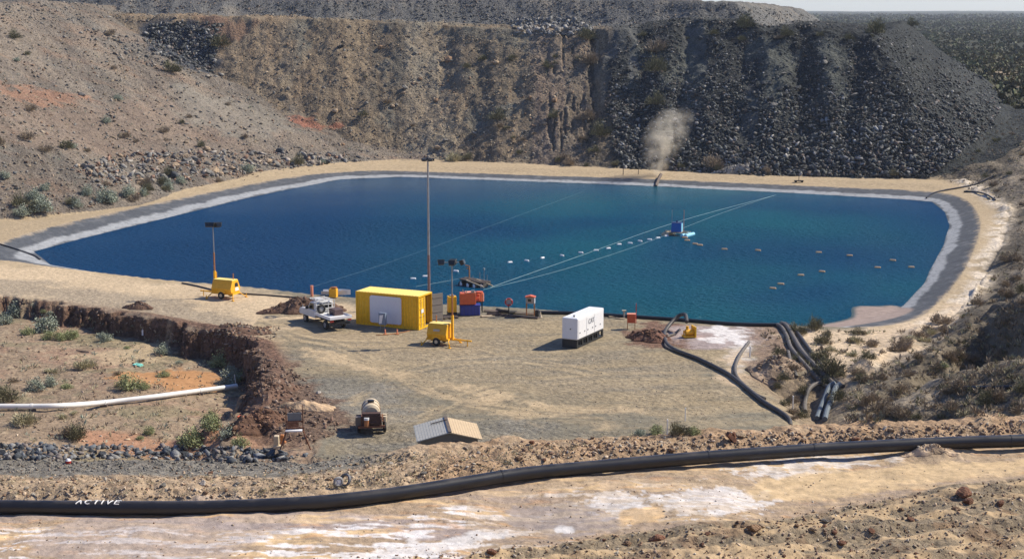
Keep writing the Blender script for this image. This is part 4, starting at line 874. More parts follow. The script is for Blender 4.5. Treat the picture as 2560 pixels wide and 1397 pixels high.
for k in (9, 33, 52, 68, 76, 95):
    if k < len(sp3)-1:
        d_ = (sp3[k+1]-sp3[k]).normalized(); MB().cyl(sp3[k]-d_*.035, sp3[k]+d_*.035, RP+.014, n=24).build('weld_joint', PIPE, t)
GL_ = {'A': [[(0, 0), (.35, 1), (.62, 0)], [(.1, .45), (.6, .45)]], 'C': [[(.6, .9), (.35, 1), (.08, .8), (0, .5), (.1, .15), (.4, 0), (.62, .1)]], 'T': [[(0, 1), (.7, 1)], [(.35, 1), (.3, 0)]],
       'I': [[(.1, 1), (.08, 0)]], 'V': [[(0, 1), (.25, 0), (.6, 1)]], 'E': [[(.6, 1), (.05, 1), (0, 0), (.55, 0)], [(.03, .52), (.5, .52)]]}
i0 = min(range(len(sp3)), key=lambda i: (sp3[i]-Vector((*P(190, 1262, 5.3), 5.3))).length)
dx_ = (sp3[i0+8]-sp3[i0]).normalized(); base = Vector((*P(190, 1262, 5.32), 0)); base.z = 0
nrm = Vector((dx_.y, -dx_.x, 0)).normalized()
def on_pipe(s_, th):
    a0 = Vector((*P(190, 1268, 5.31), 5.31)); q = a0+dx_*s_; k = min(range(len(sp3)-1), key=lambda i: (sp3[i]-q).length)
    k = max(1, k); a_, b2 = sp3[k-1], sp3[k+1]; tt = (q-a_).dot(b2-a_)/(b2-a_).length_squared; c_ = a_+(b2-a_)*tt
    return c_+(nrm*math.cos(th)+Vector((0, 0, 1))*math.sin(th))*(RP+.012)
m = MB(); s0 = 0.0
for ch in 'ACTIVE':
    for st in GL_[ch]:
        pts = []
        for i in range(len(st)-1):
            for j in range(4): q = j/4; pts.append((st[i][0]*(1-q)+st[i+1][0]*q, st[i][1]*(1-q)+st[i+1][1]*q))
        pts.append(st[-1]); m.tube([on_pipe(s0+x*.36+y*.05, R(50+y*45)) for x, y in pts], .027, 5, 1)
    s0 += .22 if ch == 'I' else .36
m.build('lettering', TXTW, t)
# ------------------------------------------------------------------ water tank trailer
t = thing('tank_trailer', 'rusty trailer with a cream water tank parked at the front of the pad', 'trailer', G(929, 1089), R(6))
tk = MB(); n_ = 20
prof = [(0, .02), (.0, .42), (.10, .55), (1.9, .55), (2.0, .42), (2.0, .02)]
for i in range(len(prof)-1): tk.cyl((0, prof[i][0], 0), (0, prof[i+1][0]+1e-4, 0), prof[i][1], prof[i+1][1], n_, False)
tk = tk.build('tank', CREAM, t, smooth=True); tk.location = (0, .4, 1.3); tk.scale = (1.06, .95, 1.06)
for y in (.6, 1.4): MB().ring((0, y, 0), .555, .02, 'y', 24, 6).build('strap', RUST, tk)
MB().cyl((0, .9, .53), (0, .9, .66), .2, n=14).build('lid', BLK, tk)
m = MB().box((0, 1.3, .62), (1.3, 2.8, .12)).box((0, -.1, .62), (1.7, .12, .14))
for x in (-.62, .62): m.box((x, -.05, .95), (.06, .06, .6)); m.box((x, .5, .82), (.07, .9, .3))
m.cyl((-.62, -.05, 1.25), (.62, -.05, 1.25), .03).cyl((0, 2.7, .6), (0, 3.9, .5), .05).build('frame', RUST, t)
MB().box((0, .05, 1.12), (1.15, .42, .72)).box((0, -.17, 1.2), (.8, .03, .4)).cyl((-.3, -.1, .9), (.3, -.1, .9), .1).build('pump_box', mat('dark_rust', (.07, .035, .028), .8, noise=.3), t)
MB().cyl((-.3, -.2, .7), (-.3, -.2, 1.1), .16, n=14).build('red_white_drum', RSTO, t); MB().cyl((-.3, -.2, 1.1), (-.3, -.2, 1.25), .165, n=14).build('drum_top', WHT, t)
MB().box((-.82, .3, .9), (.36, .5, .6)).build('side_locker', mat('grey_brown_box', (.16, .13, .11), .7), t)
for x in (-.78, .84):
    for yy in (.75, 1.55):
        ty = MB().ring((0, 0, 0), .27, .11, 'x', 18, 8).cyl((-.09, 0, 0), (.09, 0, 0), .28, n=16).build('wheel', RUB, t); ty.location = (x, yy, .38); MB().cyl((-.11, 0, 0), (.11, 0, 0), .15, n=12).build('rim', RUST, ty)
    MB().box((x, 1.15, .84), (.32, 1.75, .05)).build('mudguard', RUST, t)
for yy in (.2, .75): MB().cyl((.86, yy, .86), (.86, yy, 1.2), .13, n=12).build('gas_bottle', CREAM, t)
# ------------------------------------------------------------------ hut
c0 = P(1124, 1101, 1.95); t = thing('small_hut', 'small gabled hut with grey and tan roof behind the near berm', 'hut', (c0[0], c0[1], h(c0[0], c0[1])), R(7))
z0 = 0; ez = 1.95; MB().box((0, 1.6, ez/2), (3.3, 3.0, ez)).prism([(-1.65, ez), (1.65, ez), (0, ez+.40)], .1, 3.1).build('wall', mat('hut_wall', (.16, .145, .12), .8, noise=.15), t)
for sx, mm, nm in ((-1, ROOFG, 'roof_sheet'), (1, ROOFT, 'roof_sheet')):
    m = MB().add([(0, -.1, ez+.5), (sx*1.9, -.1, ez+.02), (sx*1.9, 3.3, ez+.02), (0, 3.3, ez+.5), (0, -.1, ez+.44), (sx*1.9, -.1, ez-.04), (sx*1.9, 3.3, ez-.04), (0, 3.3, ez+.44)], [(0, 1, 2, 3), (7, 6, 5, 4), (0, 4, 5, 1), (1, 5, 6, 2), (2, 6, 7, 3), (3, 7, 4, 0)])
    for k in range(12): q = .08+k*.16; m.box((sx*q, 1.6, ez+.5-q*.253+.008), (.012, 3.4, .008))
    m.build(nm, mm, t)['label'] = 'grey left roof slope' if sx < 0 else 'tan right roof slope'
MB().box((0.02, 1.6, ez+.52), (.2, 3.42, .05)).build('ridge_cap', WOOD, t); MB().box((-.45, 2.4, ez+.46), (1.0, .06, .05), ry=R(-14)).build('batten', WOOD, t)
MB().box((.5, .08, .95), (.8, .05, 1.8)).build('door', WOOD, t)
# ------------------------------------------------------------------ steel stand
t = thing('steel_stand', 'rusty steel stand with a white tray and grey panels near the brown spoil', 'stand', G(738, 1122), R(8))
m = MB()
for x in (-.5, .5):
    m.cyl((x, 0, 1.15), (x*1.9, -.4, 0), .045, n=6).cyl((x, .6, 1.15), (x*1.5, .9, 0), .045, n=6).box((x, .1, 1.75), (.06, .06, 1.3)).cyl((x, .1, 2.3), (x, .1, 2.75), .025, n=6)
m.box((0, .1, 1.15), (1.15, .06, .08)).box((0, .6, 1.15), (1.15, .06, .08)).box((0, .1, 1.72), (1.1, .06, .08)).build('frame', RUST, t)
MB().box((-.05, -.1, 1.2), (1.0, .35, .07), rz=-.1).build('tray', WHT, t); MB().box((0, .15, 2.0), (.85, .05, .5)).box((0, .12, 2.0), (.04, .05, .55)).build('panel', mat('grey_panel', (.2, .2, .2), .6), t)
MB().box((-.1, .3, 1.5), (.7, .4, .3)).build('motor', RUST, t)
for i, (u, v, s_, lb) in enumerate(((692, 1118, .6, 'pale upright concrete block left of the steel stand'), (706, 1108, .45, 'reddish squat concrete block left of the steel stand'))):
    o = MB().box((0, 0, s_*.6), (s_*.5, s_*.5, s_*1.4), rx=.08).box((.05, .02, .05), (s_*.8, s_*.7, .2)).build('concrete_block', CREAM if i == 0 else RSTO, bevel=.03); o.location = G(u, v); tag(o, lb, 'block', 'blocks by the steel stand')
# ------------------------------------------------------------------ pontoons
c0 = P(1692, 588, WZ); t = thing('pump_pontoon', 'blue pump house floating on light blue pontoons in mid pond', 'pontoon', (*c0, WZ), R(-18))
for x, mm, lb in ((1.15, LBLU, 0), (1.65, LBLU, 0), (-.9, CREAM, 0), (-1.35, CREAM, 0)):
    MB().cyl((x, -1.0, .12), (x, 1.3, .12), .24, n=16).cyl((x, -1.06, .12), (x, -1.0, .12), .12, .2, n=12).build('float', mm, t, smooth=True).rotation_euler.z = R(-14)
m = MB().box((0, -.5, .38), (3.2, .12, .1)).box((0, .7, .38), (3.2, .12, .1)).box((0, 0, .42), (1.3, 1.6, .06)).box((-.1, -.8, .2), (.08, .08, .7)).build('deck', WOODL, t)
MB().prism([(-.65, .46), (.65, .46), (.56, 1.55), (-.56, 1.55)], -.5, .5).build('pump_house', BLU2, t, bevel=.02); MB().box((0, 0, 1.58), (1.18, 1.06, .05)).cyl((0, 0, 1.6), (0, 0, 1.85), .10).build('roof', mat('dark_blue_lid', (.03, .05, .14), .5), t)
MB().prism([(-.45, .5), (.45, .5), (.42, 1.5), (-.42, 1.5)], .62, .66, 'x').build('side_panel', LBLU, t)
for x in (-.75, .75): MB().cyl((x, .5, .4), (x, .5, 3.1), .03, n=6).build('guide_pole', STL if x < 0 else PINKO, t)
c0 = P(1186, 714, WZ); t = thing('timber_raft', 'dark timber raft on black drums with an orange crane post near the pond edge', 'raft', (*c0, WZ), R(-28))
for i, (x, y) in enumerate(((-1.25, .9), (-1.3, -.1), (-.3, -.5), (.5, -.6), (1.2, -.3), (.9, .8))):
    MB().cyl((x-.05, y-.35, .12), (x+.05, y+.45, .12), .3, n=16).build('float', RUB, t, smooth=True)
    if i in (1, 2, 3, 4): MB().cyl((x-.06, y-.37, .12), (x-.05, y-.34, .12), .24, n=14).build('float_end', FLTW, t)
m = MB().box((0, .2, .5), (2.7, 1.5, .08), ry=R(3))
for y in (-.5, -.2, .1, .4, .7): m.box((0, y, .57), (2.9, .16, .05), ry=R(4))
m.build('deck', WOOD, t); MB().box((.55, -.85, .38), (2.3, .1, .12), ry=R(12), rz=-.15).box((1.15, .1, .38), (2.2, .1, .12), ry=R(12), rz=-.2).build('skid_beam', WOODL, t)
cr_ = MB().cyl((-.9, .55, .5), (-.9, .55, 1.9), .07, n=8).cyl((-.9, .55, 1.85), (-1.35, .55, 1.9), .06, n=8).box((-1.0, .5, 1.6), (.3, .1, .1)).build('crane_post', RSTO, t)
m = MB()
for x, y, z in ((.3, .6, 1.3), (.9, .4, 1.7), (1.3, .3, 1.2), (.0, -.3, 1.1)): m.cyl((x, y, .5), (x, y, z), .03, n=6)
m.box((.9, .4, 1.72), (.16, .16, .2)).build('railing_post', STL, t)
# ------------------------------------------------------------------ float lines
def floats(name, pts, mm, lab, grp, L, r, rots):
    proto = None
    for i, (u, v) in enumerate(pts):
        p = P(u, v, WZ)
        if proto is None:
            proto = MB().cyl((-L/2, 0, 0), (L/2, 0, 0), r, n=12).cyl((-L/2-.06, 0, 0), (-L/2, 0, 0), r*.5, r*.9, n=12).cyl((L/2, 0, 0), (L/2+.06, 0, 0), r*.9, r*.5, n=12).build(name, mm, smooth=True); o = proto
        else: o = proto.copy(); col.objects.link(o)
        o.location = (*p, WZ+r*.35); o.rotation_euler.z = rots(i); tag(o, lab, 'float', grp)
floats('white_float', [(1033, 698), (1063, 692), (1140, 679), (1275, 657), (1317, 653), (1356, 646), (1405, 640), (1452, 633), (1490, 627), (1521, 622), (1548, 612), (1575, 609), (1600, 604), (1624, 600), (1645, 596), (1666, 591)], FLTW, 'white float in the line leading to the blue pump pontoon', 'white floats', .46, .13, lambda i: .5*math.sin(i*5.1) if i > 6 else 1.2*math.sin(i*3))
hp = [(1712, 595), (1718, 602), (1738, 611), (1750, 614), (1811, 624), (1895, 627), (2047, 632), (2124, 640), (2232, 652), (2278, 669), (2194, 670), (2055, 680), (2002, 689), (1952, 711), (1932, 722)]
floats('bleached_float', hp, FLTO, 'sun bleached float on the dark hose line curving over the right of the pond', 'bleached floats', .56, .13, lambda i: -.3+.2*math.sin(i*2.2))
# mooring ropes
for pts, r, lb in (([(1226, 718, 1.3), (1460, 636, .7), (1692, 555, 1.0), (1935, 489, 0.2)], .016, 'taut pale mooring rope passing over the blue pontoon'), ([(1208, 724, 1.3), (1400, 676, .4), (1600, 612, .1), (1790, 538, .3), (1940, 487, .2)], .012, 'slack pale mooring rope below the taut one'),
                   ([(783, 716, .9), (960, 660, .5), (1180, 582, .3), (1460, 478, .2)], .004, 'thin pale rope from the orange mooring post to the far bank'), ([(1040, 716, .6), (1130, 700, .3), (1160, 694, .5)], .011, 'short thin rope tied to the timber raft')):
    tag(MB().tube([(*P(u, v, WZ+z), WZ+z) for u, v, z in pts], r, 6, 5).build('mooring_rope', ROPE), lb, 'rope', 'mooring ropes')
# far bank bits
a_ = G(1639, 467, .1); b2_ = G(1652, 444, .5)
t = thing('leaning_sleeper', 'dark sleeper lying down the far pond liner under the dust whirl', 'sleeper', (0, 0, 0)); MB().tube([a_, ((a_[0]+b2_[0])/2, (a_[1]+b2_[1])/2, (a_[2]+b2_[2])/2+.1), b2_], .3, 4, 1).build('beam', WOOD, t)
t = thing('anchor_trolley', 'small dark trolley on the far pond road', 'trolley', G(1997, 456)); MB().box((0, 0, .25), (1.4, .5, .12)).cyl((0, 0, .3), (0, 0, 1.3), .05).build('frame', BLK, t)
for x in (-.5, .5): MB().cyl((x, -.3, .15), (x, .3, .15), .15, n=12).build('wheel', RUB, t)
# odds and ends
t = thing('old_tyre', 'dirty white wheel leaning against a coil on the near berm', 'wheel', G(846, 1216), R(25)); MB().ring((0, 0, .24), .17, .07, 'y', 20, 8).build('tyre', mat('pale_grey_rubber', (.30, .29, .28), .7), t); MB().cyl((0, -.05, .24), (0, .05, .24), .15, n=16).cyl((0, -.07, .24), (0, .07, .24), .04).build('rim', FLTW, t)
o = MB().ring((0, 0, 0), .26, .05, 'y', 20, 7).ring((0, .09, .02), .24, .05, 'y', 20, 7).build('wire_coil', mat('dark_grey_coil', (.12, .12, .13), .6)); o.location = G(862, 1212, .24); o.rotation_euler = (R(-25), 0, R(-35)); tag(o, 'dark grey coil behind the dirty white wheel', 'coil')
t = thing('white_bucket', 'small white bucket with red underside on the left gravel', 'bucket', G(171, 1157)); MB().cyl((0, 0, 0), (0, 0, .13), .12, .14, 14).build('base', REDP, t); MB().cyl((0, 0, .13), (0, 0, .22), .14, .07, 14).build('top', FLTW, t)
for u, v, nm, lb, mm, dd, ry_ in ((345, 914, 'teal_sheet', 'scrap of teal plastic sheet on the yard floor', TEAL, (.7, .5, .12), .1), (1833, 1104, 'timber_stump', 'brown timber stump leaning out of the near berm', RUST, (1.1, .2, .2), .8), (617, 1048, 'red_scrap', 'crumpled red scrap sheet on the spoil heap', ORGP, (1.3, .4, .08), .2), (207, 880, 'dark_stick', 'dark stick lying on the yard floor', WOOD, (1.3, .09, .09), .1), (357, 838, 'white_peg', 'small white peg standing below the dark cut bank', FLTW, (.12, .12, .45), 0)):
    o = MB().box((0, 0, dd[2]/2), dd, ry=ry_).box((dd[0]*.1, dd[1]*.2, dd[2]*.9), (dd[0]*.6, dd[1]*.6, dd[2]*.7), rz=.5, ry=ry_*1.4).build(nm, mm); o.location = G(u, v); o.rotation_euler.z = .6 if u > 1000 else -.4; tag(o, lb, 'debris')
#@@NATURE
# ------------------------------------------------------------------ rocks
ICO_V = None
def ico():
    t_ = (1+5**.5)/2; v = np.array([(-1, t_, 0), (1, t_, 0), (-1, -t_, 0), (1, -t_, 0), (0, -1, t_), (0, 1, t_), (0, -1, -t_), (0, 1, -t_), (t_, 0, -1), (t_, 0, 1), (-t_, 0, -1), (-t_, 0, 1)], float)
    v /= np.linalg.norm(v[0]); f = np.array([(0, 11, 5), (0, 5, 1), (0, 1, 7), (0, 7, 10), (0, 10, 11), (1, 5, 9), (5, 11, 4), (11, 10, 2), (10, 7, 6), (7, 1, 8), (3, 9, 4), (3, 4, 2), (3, 2, 6), (3, 6, 8), (3, 8, 9), (4, 9, 5), (2, 4, 11), (6, 2, 10), (8, 6, 7), (9, 8, 1)])
    return v, f
IV, IF = ico()
def rots(n):
    q = rng.normal(size=(n, 4)); q /= np.linalg.norm(q, axis=1)[:, None]; a, b, c, d = q.T
    return np.stack([1-2*(c*c+d*d), 2*(b*c-a*d), 2*(b*d+a*c), 2*(b*c+a*d), 1-2*(b*b+d*d), 2*(c*d-a*b), 2*(b*d-a*c), 2*(c*d+a*b), 1-2*(b*b+c*c)], -1).reshape(n, 3, 3)
MROCK = mat('broken_rock', attr='Col', rough=.85, noise=.25, nscale=3, bump=.03, bscale=9, spec=.35)
def rocks_mesh(name, pos, size, cols, flat=.62):
    n = len(pos); v = IV[None]*(1+rng.uniform(-.55, .45, (n, 12, 1)))+rng.uniform(-.16, .16, (n, 12, 3))
    sc = np.stack([rng.uniform(.8, 1.6, n), rng.uniform(.55, 1.0, n), rng.uniform(.3, .75, n)], -1)
    v = v*sc[:, None, :]; v = np.einsum('nij,nkj->nki', rots(n), v); v[..., 2] *= flat+.2
    v = v*size[:, None, None]*.5+pos[:, None, :]+np.array([0, 0, .12])*size[:, None, None]
    f = IF[None]+(np.arange(n)*12)[:, None, None]; cc = np.repeat(np.concatenate([cols, np.ones((n, 1))], 1)[:, None], 12, 1)
    return np_mesh(name, v.reshape(-1, 3), f.reshape(-1, 3), MROCK, cc.reshape(-1, 4))
def in_poly(poly, n):
    xs = [p[0] for p in poly]; ys = [p[1] for p in poly]; out = np.zeros((0, 2))
    while len(out) < n:
        q = np.stack([rng.uniform(min(xs), max(xs), n*2), rng.uniform(min(ys), max(ys), n*2)], -1); out = np.concatenate([out, q[segdist(q[:, 0], q[:, 1], poly, True) > 0]])
    return out[:n]
def scatter(poly, n, s0, s1, pw=3, pal=((.1, .1, .1),), jit=.35, streak=False):
    uv = in_poly(poly, n); p = Wm(uv[:, 0], uv[:, 1])
    if streak:
        xt = p[:, 0]/p[:, 1]*285; q = fbm(xt/5, p[:, 1]/60, 321, 3)+.35*fbm(p[:, 0]/2, p[:, 1]/4, 323, 3)
        for q_ in ([(1870, 110), (1985, 100), (1985, 190), (1950, 240), (1900, 230)], [(2055, 100), (2112, 95), (2110, 220), (2060, 210)], [(1700, 110), (1750, 100), (1740, 200)]): p[:, 2] = np.where((segdist(uv[:, 0], uv[:, 1], q_, True) > -4) & (rng.random(len(p)) < .72), -99, p[:, 2])
        p = p[(p[:, 2] > -50) & ~((q > .1) & (xt < 50) & (p[:, 2] > 4) & (rng.random(n) < .8))]; n = len(p); gz = np.clip(1.3-p[:, 2]/26, .6, 1.3)
    else: gz = 1
    k = rng.integers(0, len(pal), n); c = np.array(pal)[k]*(1+rng.uniform(-jit, jit, (n, 1)))
    return p, (s0+(s1-s0)*rng.random(n)**pw)*gz, np.clip(c, .01, .9)
def stuff(name, label, cat, parts):
    p = np.concatenate([a[0] for a in parts]); s_ = np.concatenate([a[1] for a in parts]); c = np.concatenate([a[2] for a in parts])
    tag(link(name, rocks_mesh(name, p, s_, c)), label, cat, kind='stuff')
DK = [(.04, .042, .042), (.06, .065, .063), (.085, .09, .086), (.045, .043, .042), (.07, .075, .073), (.13, .13, .12), (.12, .095, .08), (.26, .25, .235), (.10, .105, .10)]  # the few pale tones put bright glints into the rock colour
GR = [(.15, .145, .13), (.19, .175, .15), (.12, .12, .11), (.25, .22, .18), (.2, .15, .11)]
BR = [(.26, .20, .13), (.19, .15, .11), (.32, .25, .17), (.22, .14, .09), (.16, .14, .12)]
RD = [(.15, .092, .065), (.20, .13, .09), (.12, .078, .058), (.27, .20, .15)]
TN = [(.40, .30, .20), (.32, .23, .15), (.48, .38, .27), (.26, .16, .10), (.36, .32, .26)]
darkp = [(1500, 110), (1620, 70), (1840, 70), (1960, 85), (2170, 90), (2310, 65), (2420, 160), (2510, 250), (2480, 320), (2320, 445), (1900, 440), (1560, 422), (1500, 300)]
stuff('dump_rubble', 'dark blocky waste rock covering the right face of the dump', 'rubble', [scatter(darkp, 30000, .15, .9, 3.2, DK, streak=True), scatter([(370, 62), (480, 52), (560, 60), (545, 110), (535, 185), (470, 165), (380, 130), (350, 90)], 1200, .25, 1.1, 2.5, DK)])
stuff('upper_rubble', 'grey broken rock on the upper tier of the dump', 'rubble', [scatter([(600, 2), (1560, 2), (1900, 20), (2060, 40), (2180, 75), (1900, 70), (1500, 70), (1200, 66), (900, 52), (620, 38)], 5500, .14, .6, 3, GR+DK[:3]), scatter([(0, 0), (600, 0), (640, 30), (300, 60), (0, 60)], 1200, .2, .7, 3, GR), scatter([(1270, 50), (1420, 45), (1500, 75), (1420, 90), (1290, 88)], 350, .4, 1.4, 2, [(.3, .28, .25), (.2, .2, .19), (.12, .12, .12)])])
stuff('brown_scree', 'brown scree stones on the left half of the dump face', 'scree', [scatter([(620, 50), (1250, 75), (1480, 100), (1500, 410), (1000, 398), (860, 380), (700, 280), (560, 190)], 6500, .12, .62, 4, BR+GR[:2])])
stuff('hillside_stones', 'loose stones scattered over the left hillside', 'stones', [scatter([(0, 60), (340, 70), (560, 200), (780, 330), (990, 395), (700, 425), (480, 470), (130, 540), (0, 550)], 6500, .10, .7, 4, GR+BR), scatter([(180, 420), (300, 385), (520, 375), (860, 385), (960, 398), (700, 425), (480, 450), (250, 470)], 900, .3, 1.3, 2.5, [(.26, .235, .2), (.2, .19, .17), (.13, .125, .12), (.32, .27, .22), (.25, .15, .1)]), scatter([(160, 60), (420, 110), (560, 190), (500, 200), (300, 150)], 250, .3, 1.1, 2, GR)])
stuff('berm_clods', 'clods and small stones on the near berm and track', 'clods', [scatter([(0, 1190), (700, 1175), (1100, 1130), (1250, 1108), (1800, 1090), (2560, 1055), (2560, 1090), (1700, 1130), (1150, 1190), (640, 1245), (0, 1248)], 5200, .025, .22, 4.5, TN), scatter([(1260, 1105), (2560, 1050), (2560, 1085), (1900, 1110), (1300, 1150)], 1700, .03, .26, 4, RD+TN),
      scatter([(700, 1397), (1150, 1380), (1500, 1335), (1900, 1295), (2300, 1230), (2560, 1195), (2560, 1397)], 5200, .02, .2, 6, TN+TN+RD), scatter([(0, 1290), (700, 1290), (1300, 1220), (2300, 1150), (2560, 1130), (2560, 1190), (1900, 1290), (1100, 1380), (0, 1397)], 900, .02, .12, 3, TN)])
stuff('bank_gravel', 'grey gravel and dark broken stone on the left bench edge', 'gravel', [scatter([(0, 1130), (640, 1130), (900, 1140), (1050, 1125), (1040, 1150), (700, 1175), (0, 1185)], 2500, .04, .2, 3, GR), scatter([(0, 1108), (330, 1116), (640, 1120), (780, 1140), (640, 1158), (300, 1146), (0, 1150)], 1100, .05, .6, 3, [(.07, .08, .09), (.11, .12, .13), (.17, .175, .18), (.24, .235, .22), (.05, .055, .06), (.2, .17, .15)])])
stuff('spoil_rubble', 'red brown rubble of the spoil heaps around the sunken yard', 'rubble', [scatter([(560, 850), (640, 870), (740, 930), (830, 1010), (850, 1080), (760, 1115), (640, 1060), (590, 970), (610, 930)], 1500, .06, .4, 3.5, RD), scatter([(0, 738), (300, 786), (560, 840), (640, 868), (600, 900), (430, 850), (200, 800), (0, 770)], 900, .05, .3, 3, RD), scatter([(480, 830), (700, 815), (690, 850), (560, 850)], 350, .08, .4, 3, RD+BR), scatter([(0, 820), (400, 860), (560, 940), (560, 1110), (0, 1110)], 900, .05, .3, 3, TN+RD)])
stuff('pad_gravel', 'small loose stones scattered on the pad', 'gravel', [scatter([(700, 840), (1200, 880), (1900, 900), (1960, 1050), (1500, 1090), (1000, 1110), (800, 1000)], 2600, .03, .13, 4, GR+TN)])
# spoil mounds: each a heap of its own
def mound(name, label, px, rx, ry, hh, rz, pal, seed, n=360, sz=(.07, .42)):
    c0 = G(*px); nr, na = 14, 40; V = []
    ca, sa = math.cos(rz), math.sin(rz)
    for i in range(nr+1):
        q = i/nr
        for k in range(na):
            a = 2*math.pi*k/na; wob = 1+.25*math.sin(a*2+seed)+.15*math.sin(a*5+seed*2); x = rx*q*wob*math.cos(a); y = ry*q*wob*math.sin(a); X_, Y_ = c0[0]+x*ca-y*sa, c0[1]+x*sa+y*ca
            z = hh*(1-q**1.6)*(1+.5*float(fbm(np.array(X_/1.0), np.array(Y_/1.0), seed, 3)))+.16*float(fbm(np.array(X_/.35), np.array(Y_/.35), seed+5, 2))*(1-q)
            V.append((X_, Y_, h(X_, Y_)+z-(.25 if q == 1 else 0)))
    Fs = [(i*na+k, i*na+(k+1) % na, (i+1)*na+(k+1) % na, (i+1)*na+k) for i in range(nr) for k in range(na)]
    V = np.array(V); V[:, :3] -= 0; cc = np.tile(np.array([*pal[0], 1.0]), (len(V), 1)); cc[:, :3] *= (1+.7*fbm(V[:, 0]*1.5, V[:, 1]*1.5, seed+9, 3))[:, None]
    # stones of the heap share its mesh
    k = rng.integers(na, len(V)-na*2, n); pos = V[k]; s_ = sz[0]+(sz[1]-sz[0])*rng.random(n)**3; r = IV[None]*(1+rng.uniform(-.3, .3, (n, 12, 1))); r = np.einsum('nij,nkj->nki', rots(n), r*np.array([1.2, .8, .6])); r = r*s_[:, None, None]*.5+pos[:, None]
    rc = np.array(pal)[rng.integers(0, len(pal), n)]*(1+rng.uniform(-.25, .25, (n, 1)))
    me_ = bpy.data.meshes.new(name); me_.from_pydata([tuple(v) for v in V]+[tuple(v) for v in r.reshape(-1, 3)], [], Fs+[tuple(int(j) for j in f) for f in (IF[None]+(len(V)+np.arange(n)*12)[:, None, None]).reshape(-1, 3)])
    a = me_.color_attributes.new('Col', 'FLOAT_COLOR', 'POINT'); a.data.foreach_set('color', np.concatenate([cc, np.repeat(np.concatenate([rc, np.ones((n, 1))], 1), 12, 0)]).astype(np.float32).ravel())
    me_.materials.append(MSOIL); tag(link(name, me_), label, 'soil heap'); return me_
MSOIL = mat('heaped_soil', attr='Col', rough=.95, noise=.3, nscale=2.5, bump=.12, bscale=3, spec=.15)
mound('red_soil_heap', 'long red brown soil heap behind the white truck', (762, 778), 3.6, 1.6, 1.25, R(22), RD, 3, 500)
mound('small_soil_heap', 'small red brown soil heap on the rim of the sunken yard', (345, 771), 1.8, .55, .6, R(-14), RD, 11, 200, (.06, .25))
mound('rubble_heap', 'brown rubble heap between the track and the sunken yard', (615, 828), 2.8, 1.2, .5, R(-14), RD+BR, 17, 350)
mound('debris_heap', 'dark red brown debris heap beside the hose loop', (1622, 848), 2.0, 1.3, .75, R(5), [(.13, .07, .05), (.2, .11, .07), (.09, .06, .05)], 23, 260, (.08, .4))
mound('yard_spoil_heap', 'tall red brown spoil heap at the right end of the sunken yard', (668, 985), 2.4, 2.4, .9, R(20), RD, 31, 500)
mound('stand_spoil_heap', 'dark brown spoil heap behind the steel stand', (640, 1072), 2.2, 1.4, 1.0, R(0), [(.13, .075, .05), (.2, .11, .07), (.25, .15, .1)], 37, 300)
mound('sand_heap', 'flat pale sand heap behind the steel stand', (772, 1022), 1.9, .8, .55, R(4), [(.48, .34, .21), (.42, .3, .19)], 41, 30, (.03, .1))
mound('gully_mound', 'grey brown soil mound between the curved hose and the pipe bundle', (1935, 925), 2.3, 1.6, .9, R(-20), [(.27, .2, .14), (.2, .14, .1), (.34, .27, .19)], 43, 200)
mound('white_stone_heap', 'pale stone heap at the toe of the dark dump on the far pond road', (1835, 432), 3.2, 1.0, .9, R(-2), [(.26, .23, .19), (.2, .18, .15), (.4, .37, .32)], 47, 260, (.12, .5))
mound('pipe_cover_heap', 'loose soil heap burying a stretch of the black pipeline', (2330, 1122), 1.3, .55, .2, R(5), TN, 53, 160, (.03, .16))
# single boulders
def boulder(seed, cut=9):
    bm = bmesh.new(); bmesh.ops.create_icosphere(bm, subdivisions=3, radius=1); rr = random.Random(seed)
    pl_ = [(Vector((rr.gauss(0, 1), rr.gauss(0, 1), rr.gauss(0, 1))).normalized(), rr.uniform(.55, .85)) for _ in range(cut)]
    for v in bm.verts:
        for n_v, d_v in pl_:
            e = v.co.dot(n_v)-d_v
            if e > 0: v.co -= n_v*e
        v.co *= 1+.05*rr.uniform(-1, 1); v.co.z *= .72
    return bm
bmesh_cache = []
def rock_mat(name, c): return mat(name, c, .85, noise=.4, nscale=2.5, bump=.12, bscale=4, spec=.3)
RM = {'dark': rock_mat('dark_rock', (.055, .06, .065)), 'grey': rock_mat('grey_rock', (.20, .185, .16)), 'brown': rock_mat('brown_rock', (.27, .17, .10)), 'red': rock_mat('red_rock', (.20, .095, .055)), 'pale': rock_mat('pale_rock', (.48, .43, .37)), 'tan': rock_mat('tan_rock', (.38, .28, .18))}
proto = {}
for nm in RM:
    for k in range(4):
        bm = boulder(hash((len(nm), k, nm[0] < 'f')) % 999+k); me_ = bpy.data.meshes.new('boulder'); bm.to_mesh(me_); bm.free(); me_.materials.append(RM[nm]); proto[nm, k] = me_
def put_rock(u, v, s_, nm, label, grp=None, sx=1.2, sy=.9, sz=.9, name='boulder'):
    p = W(u, v); o = link(name, proto[nm, random.randrange(4)]); o.location = (p[0], p[1], p[2]+s_*.18); o.scale = (s_*.5*sx*random.uniform(.85, 1.15), s_*.5*sy*random.uniform(.85, 1.15), s_*.5*sz*random.uniform(.8, 1.15)); o.rotation_euler = (random.uniform(-.4, .4), random.uniform(-.4, .4), random.uniform(0, 6.28)); tag(o, label, 'boulder', grp); return o
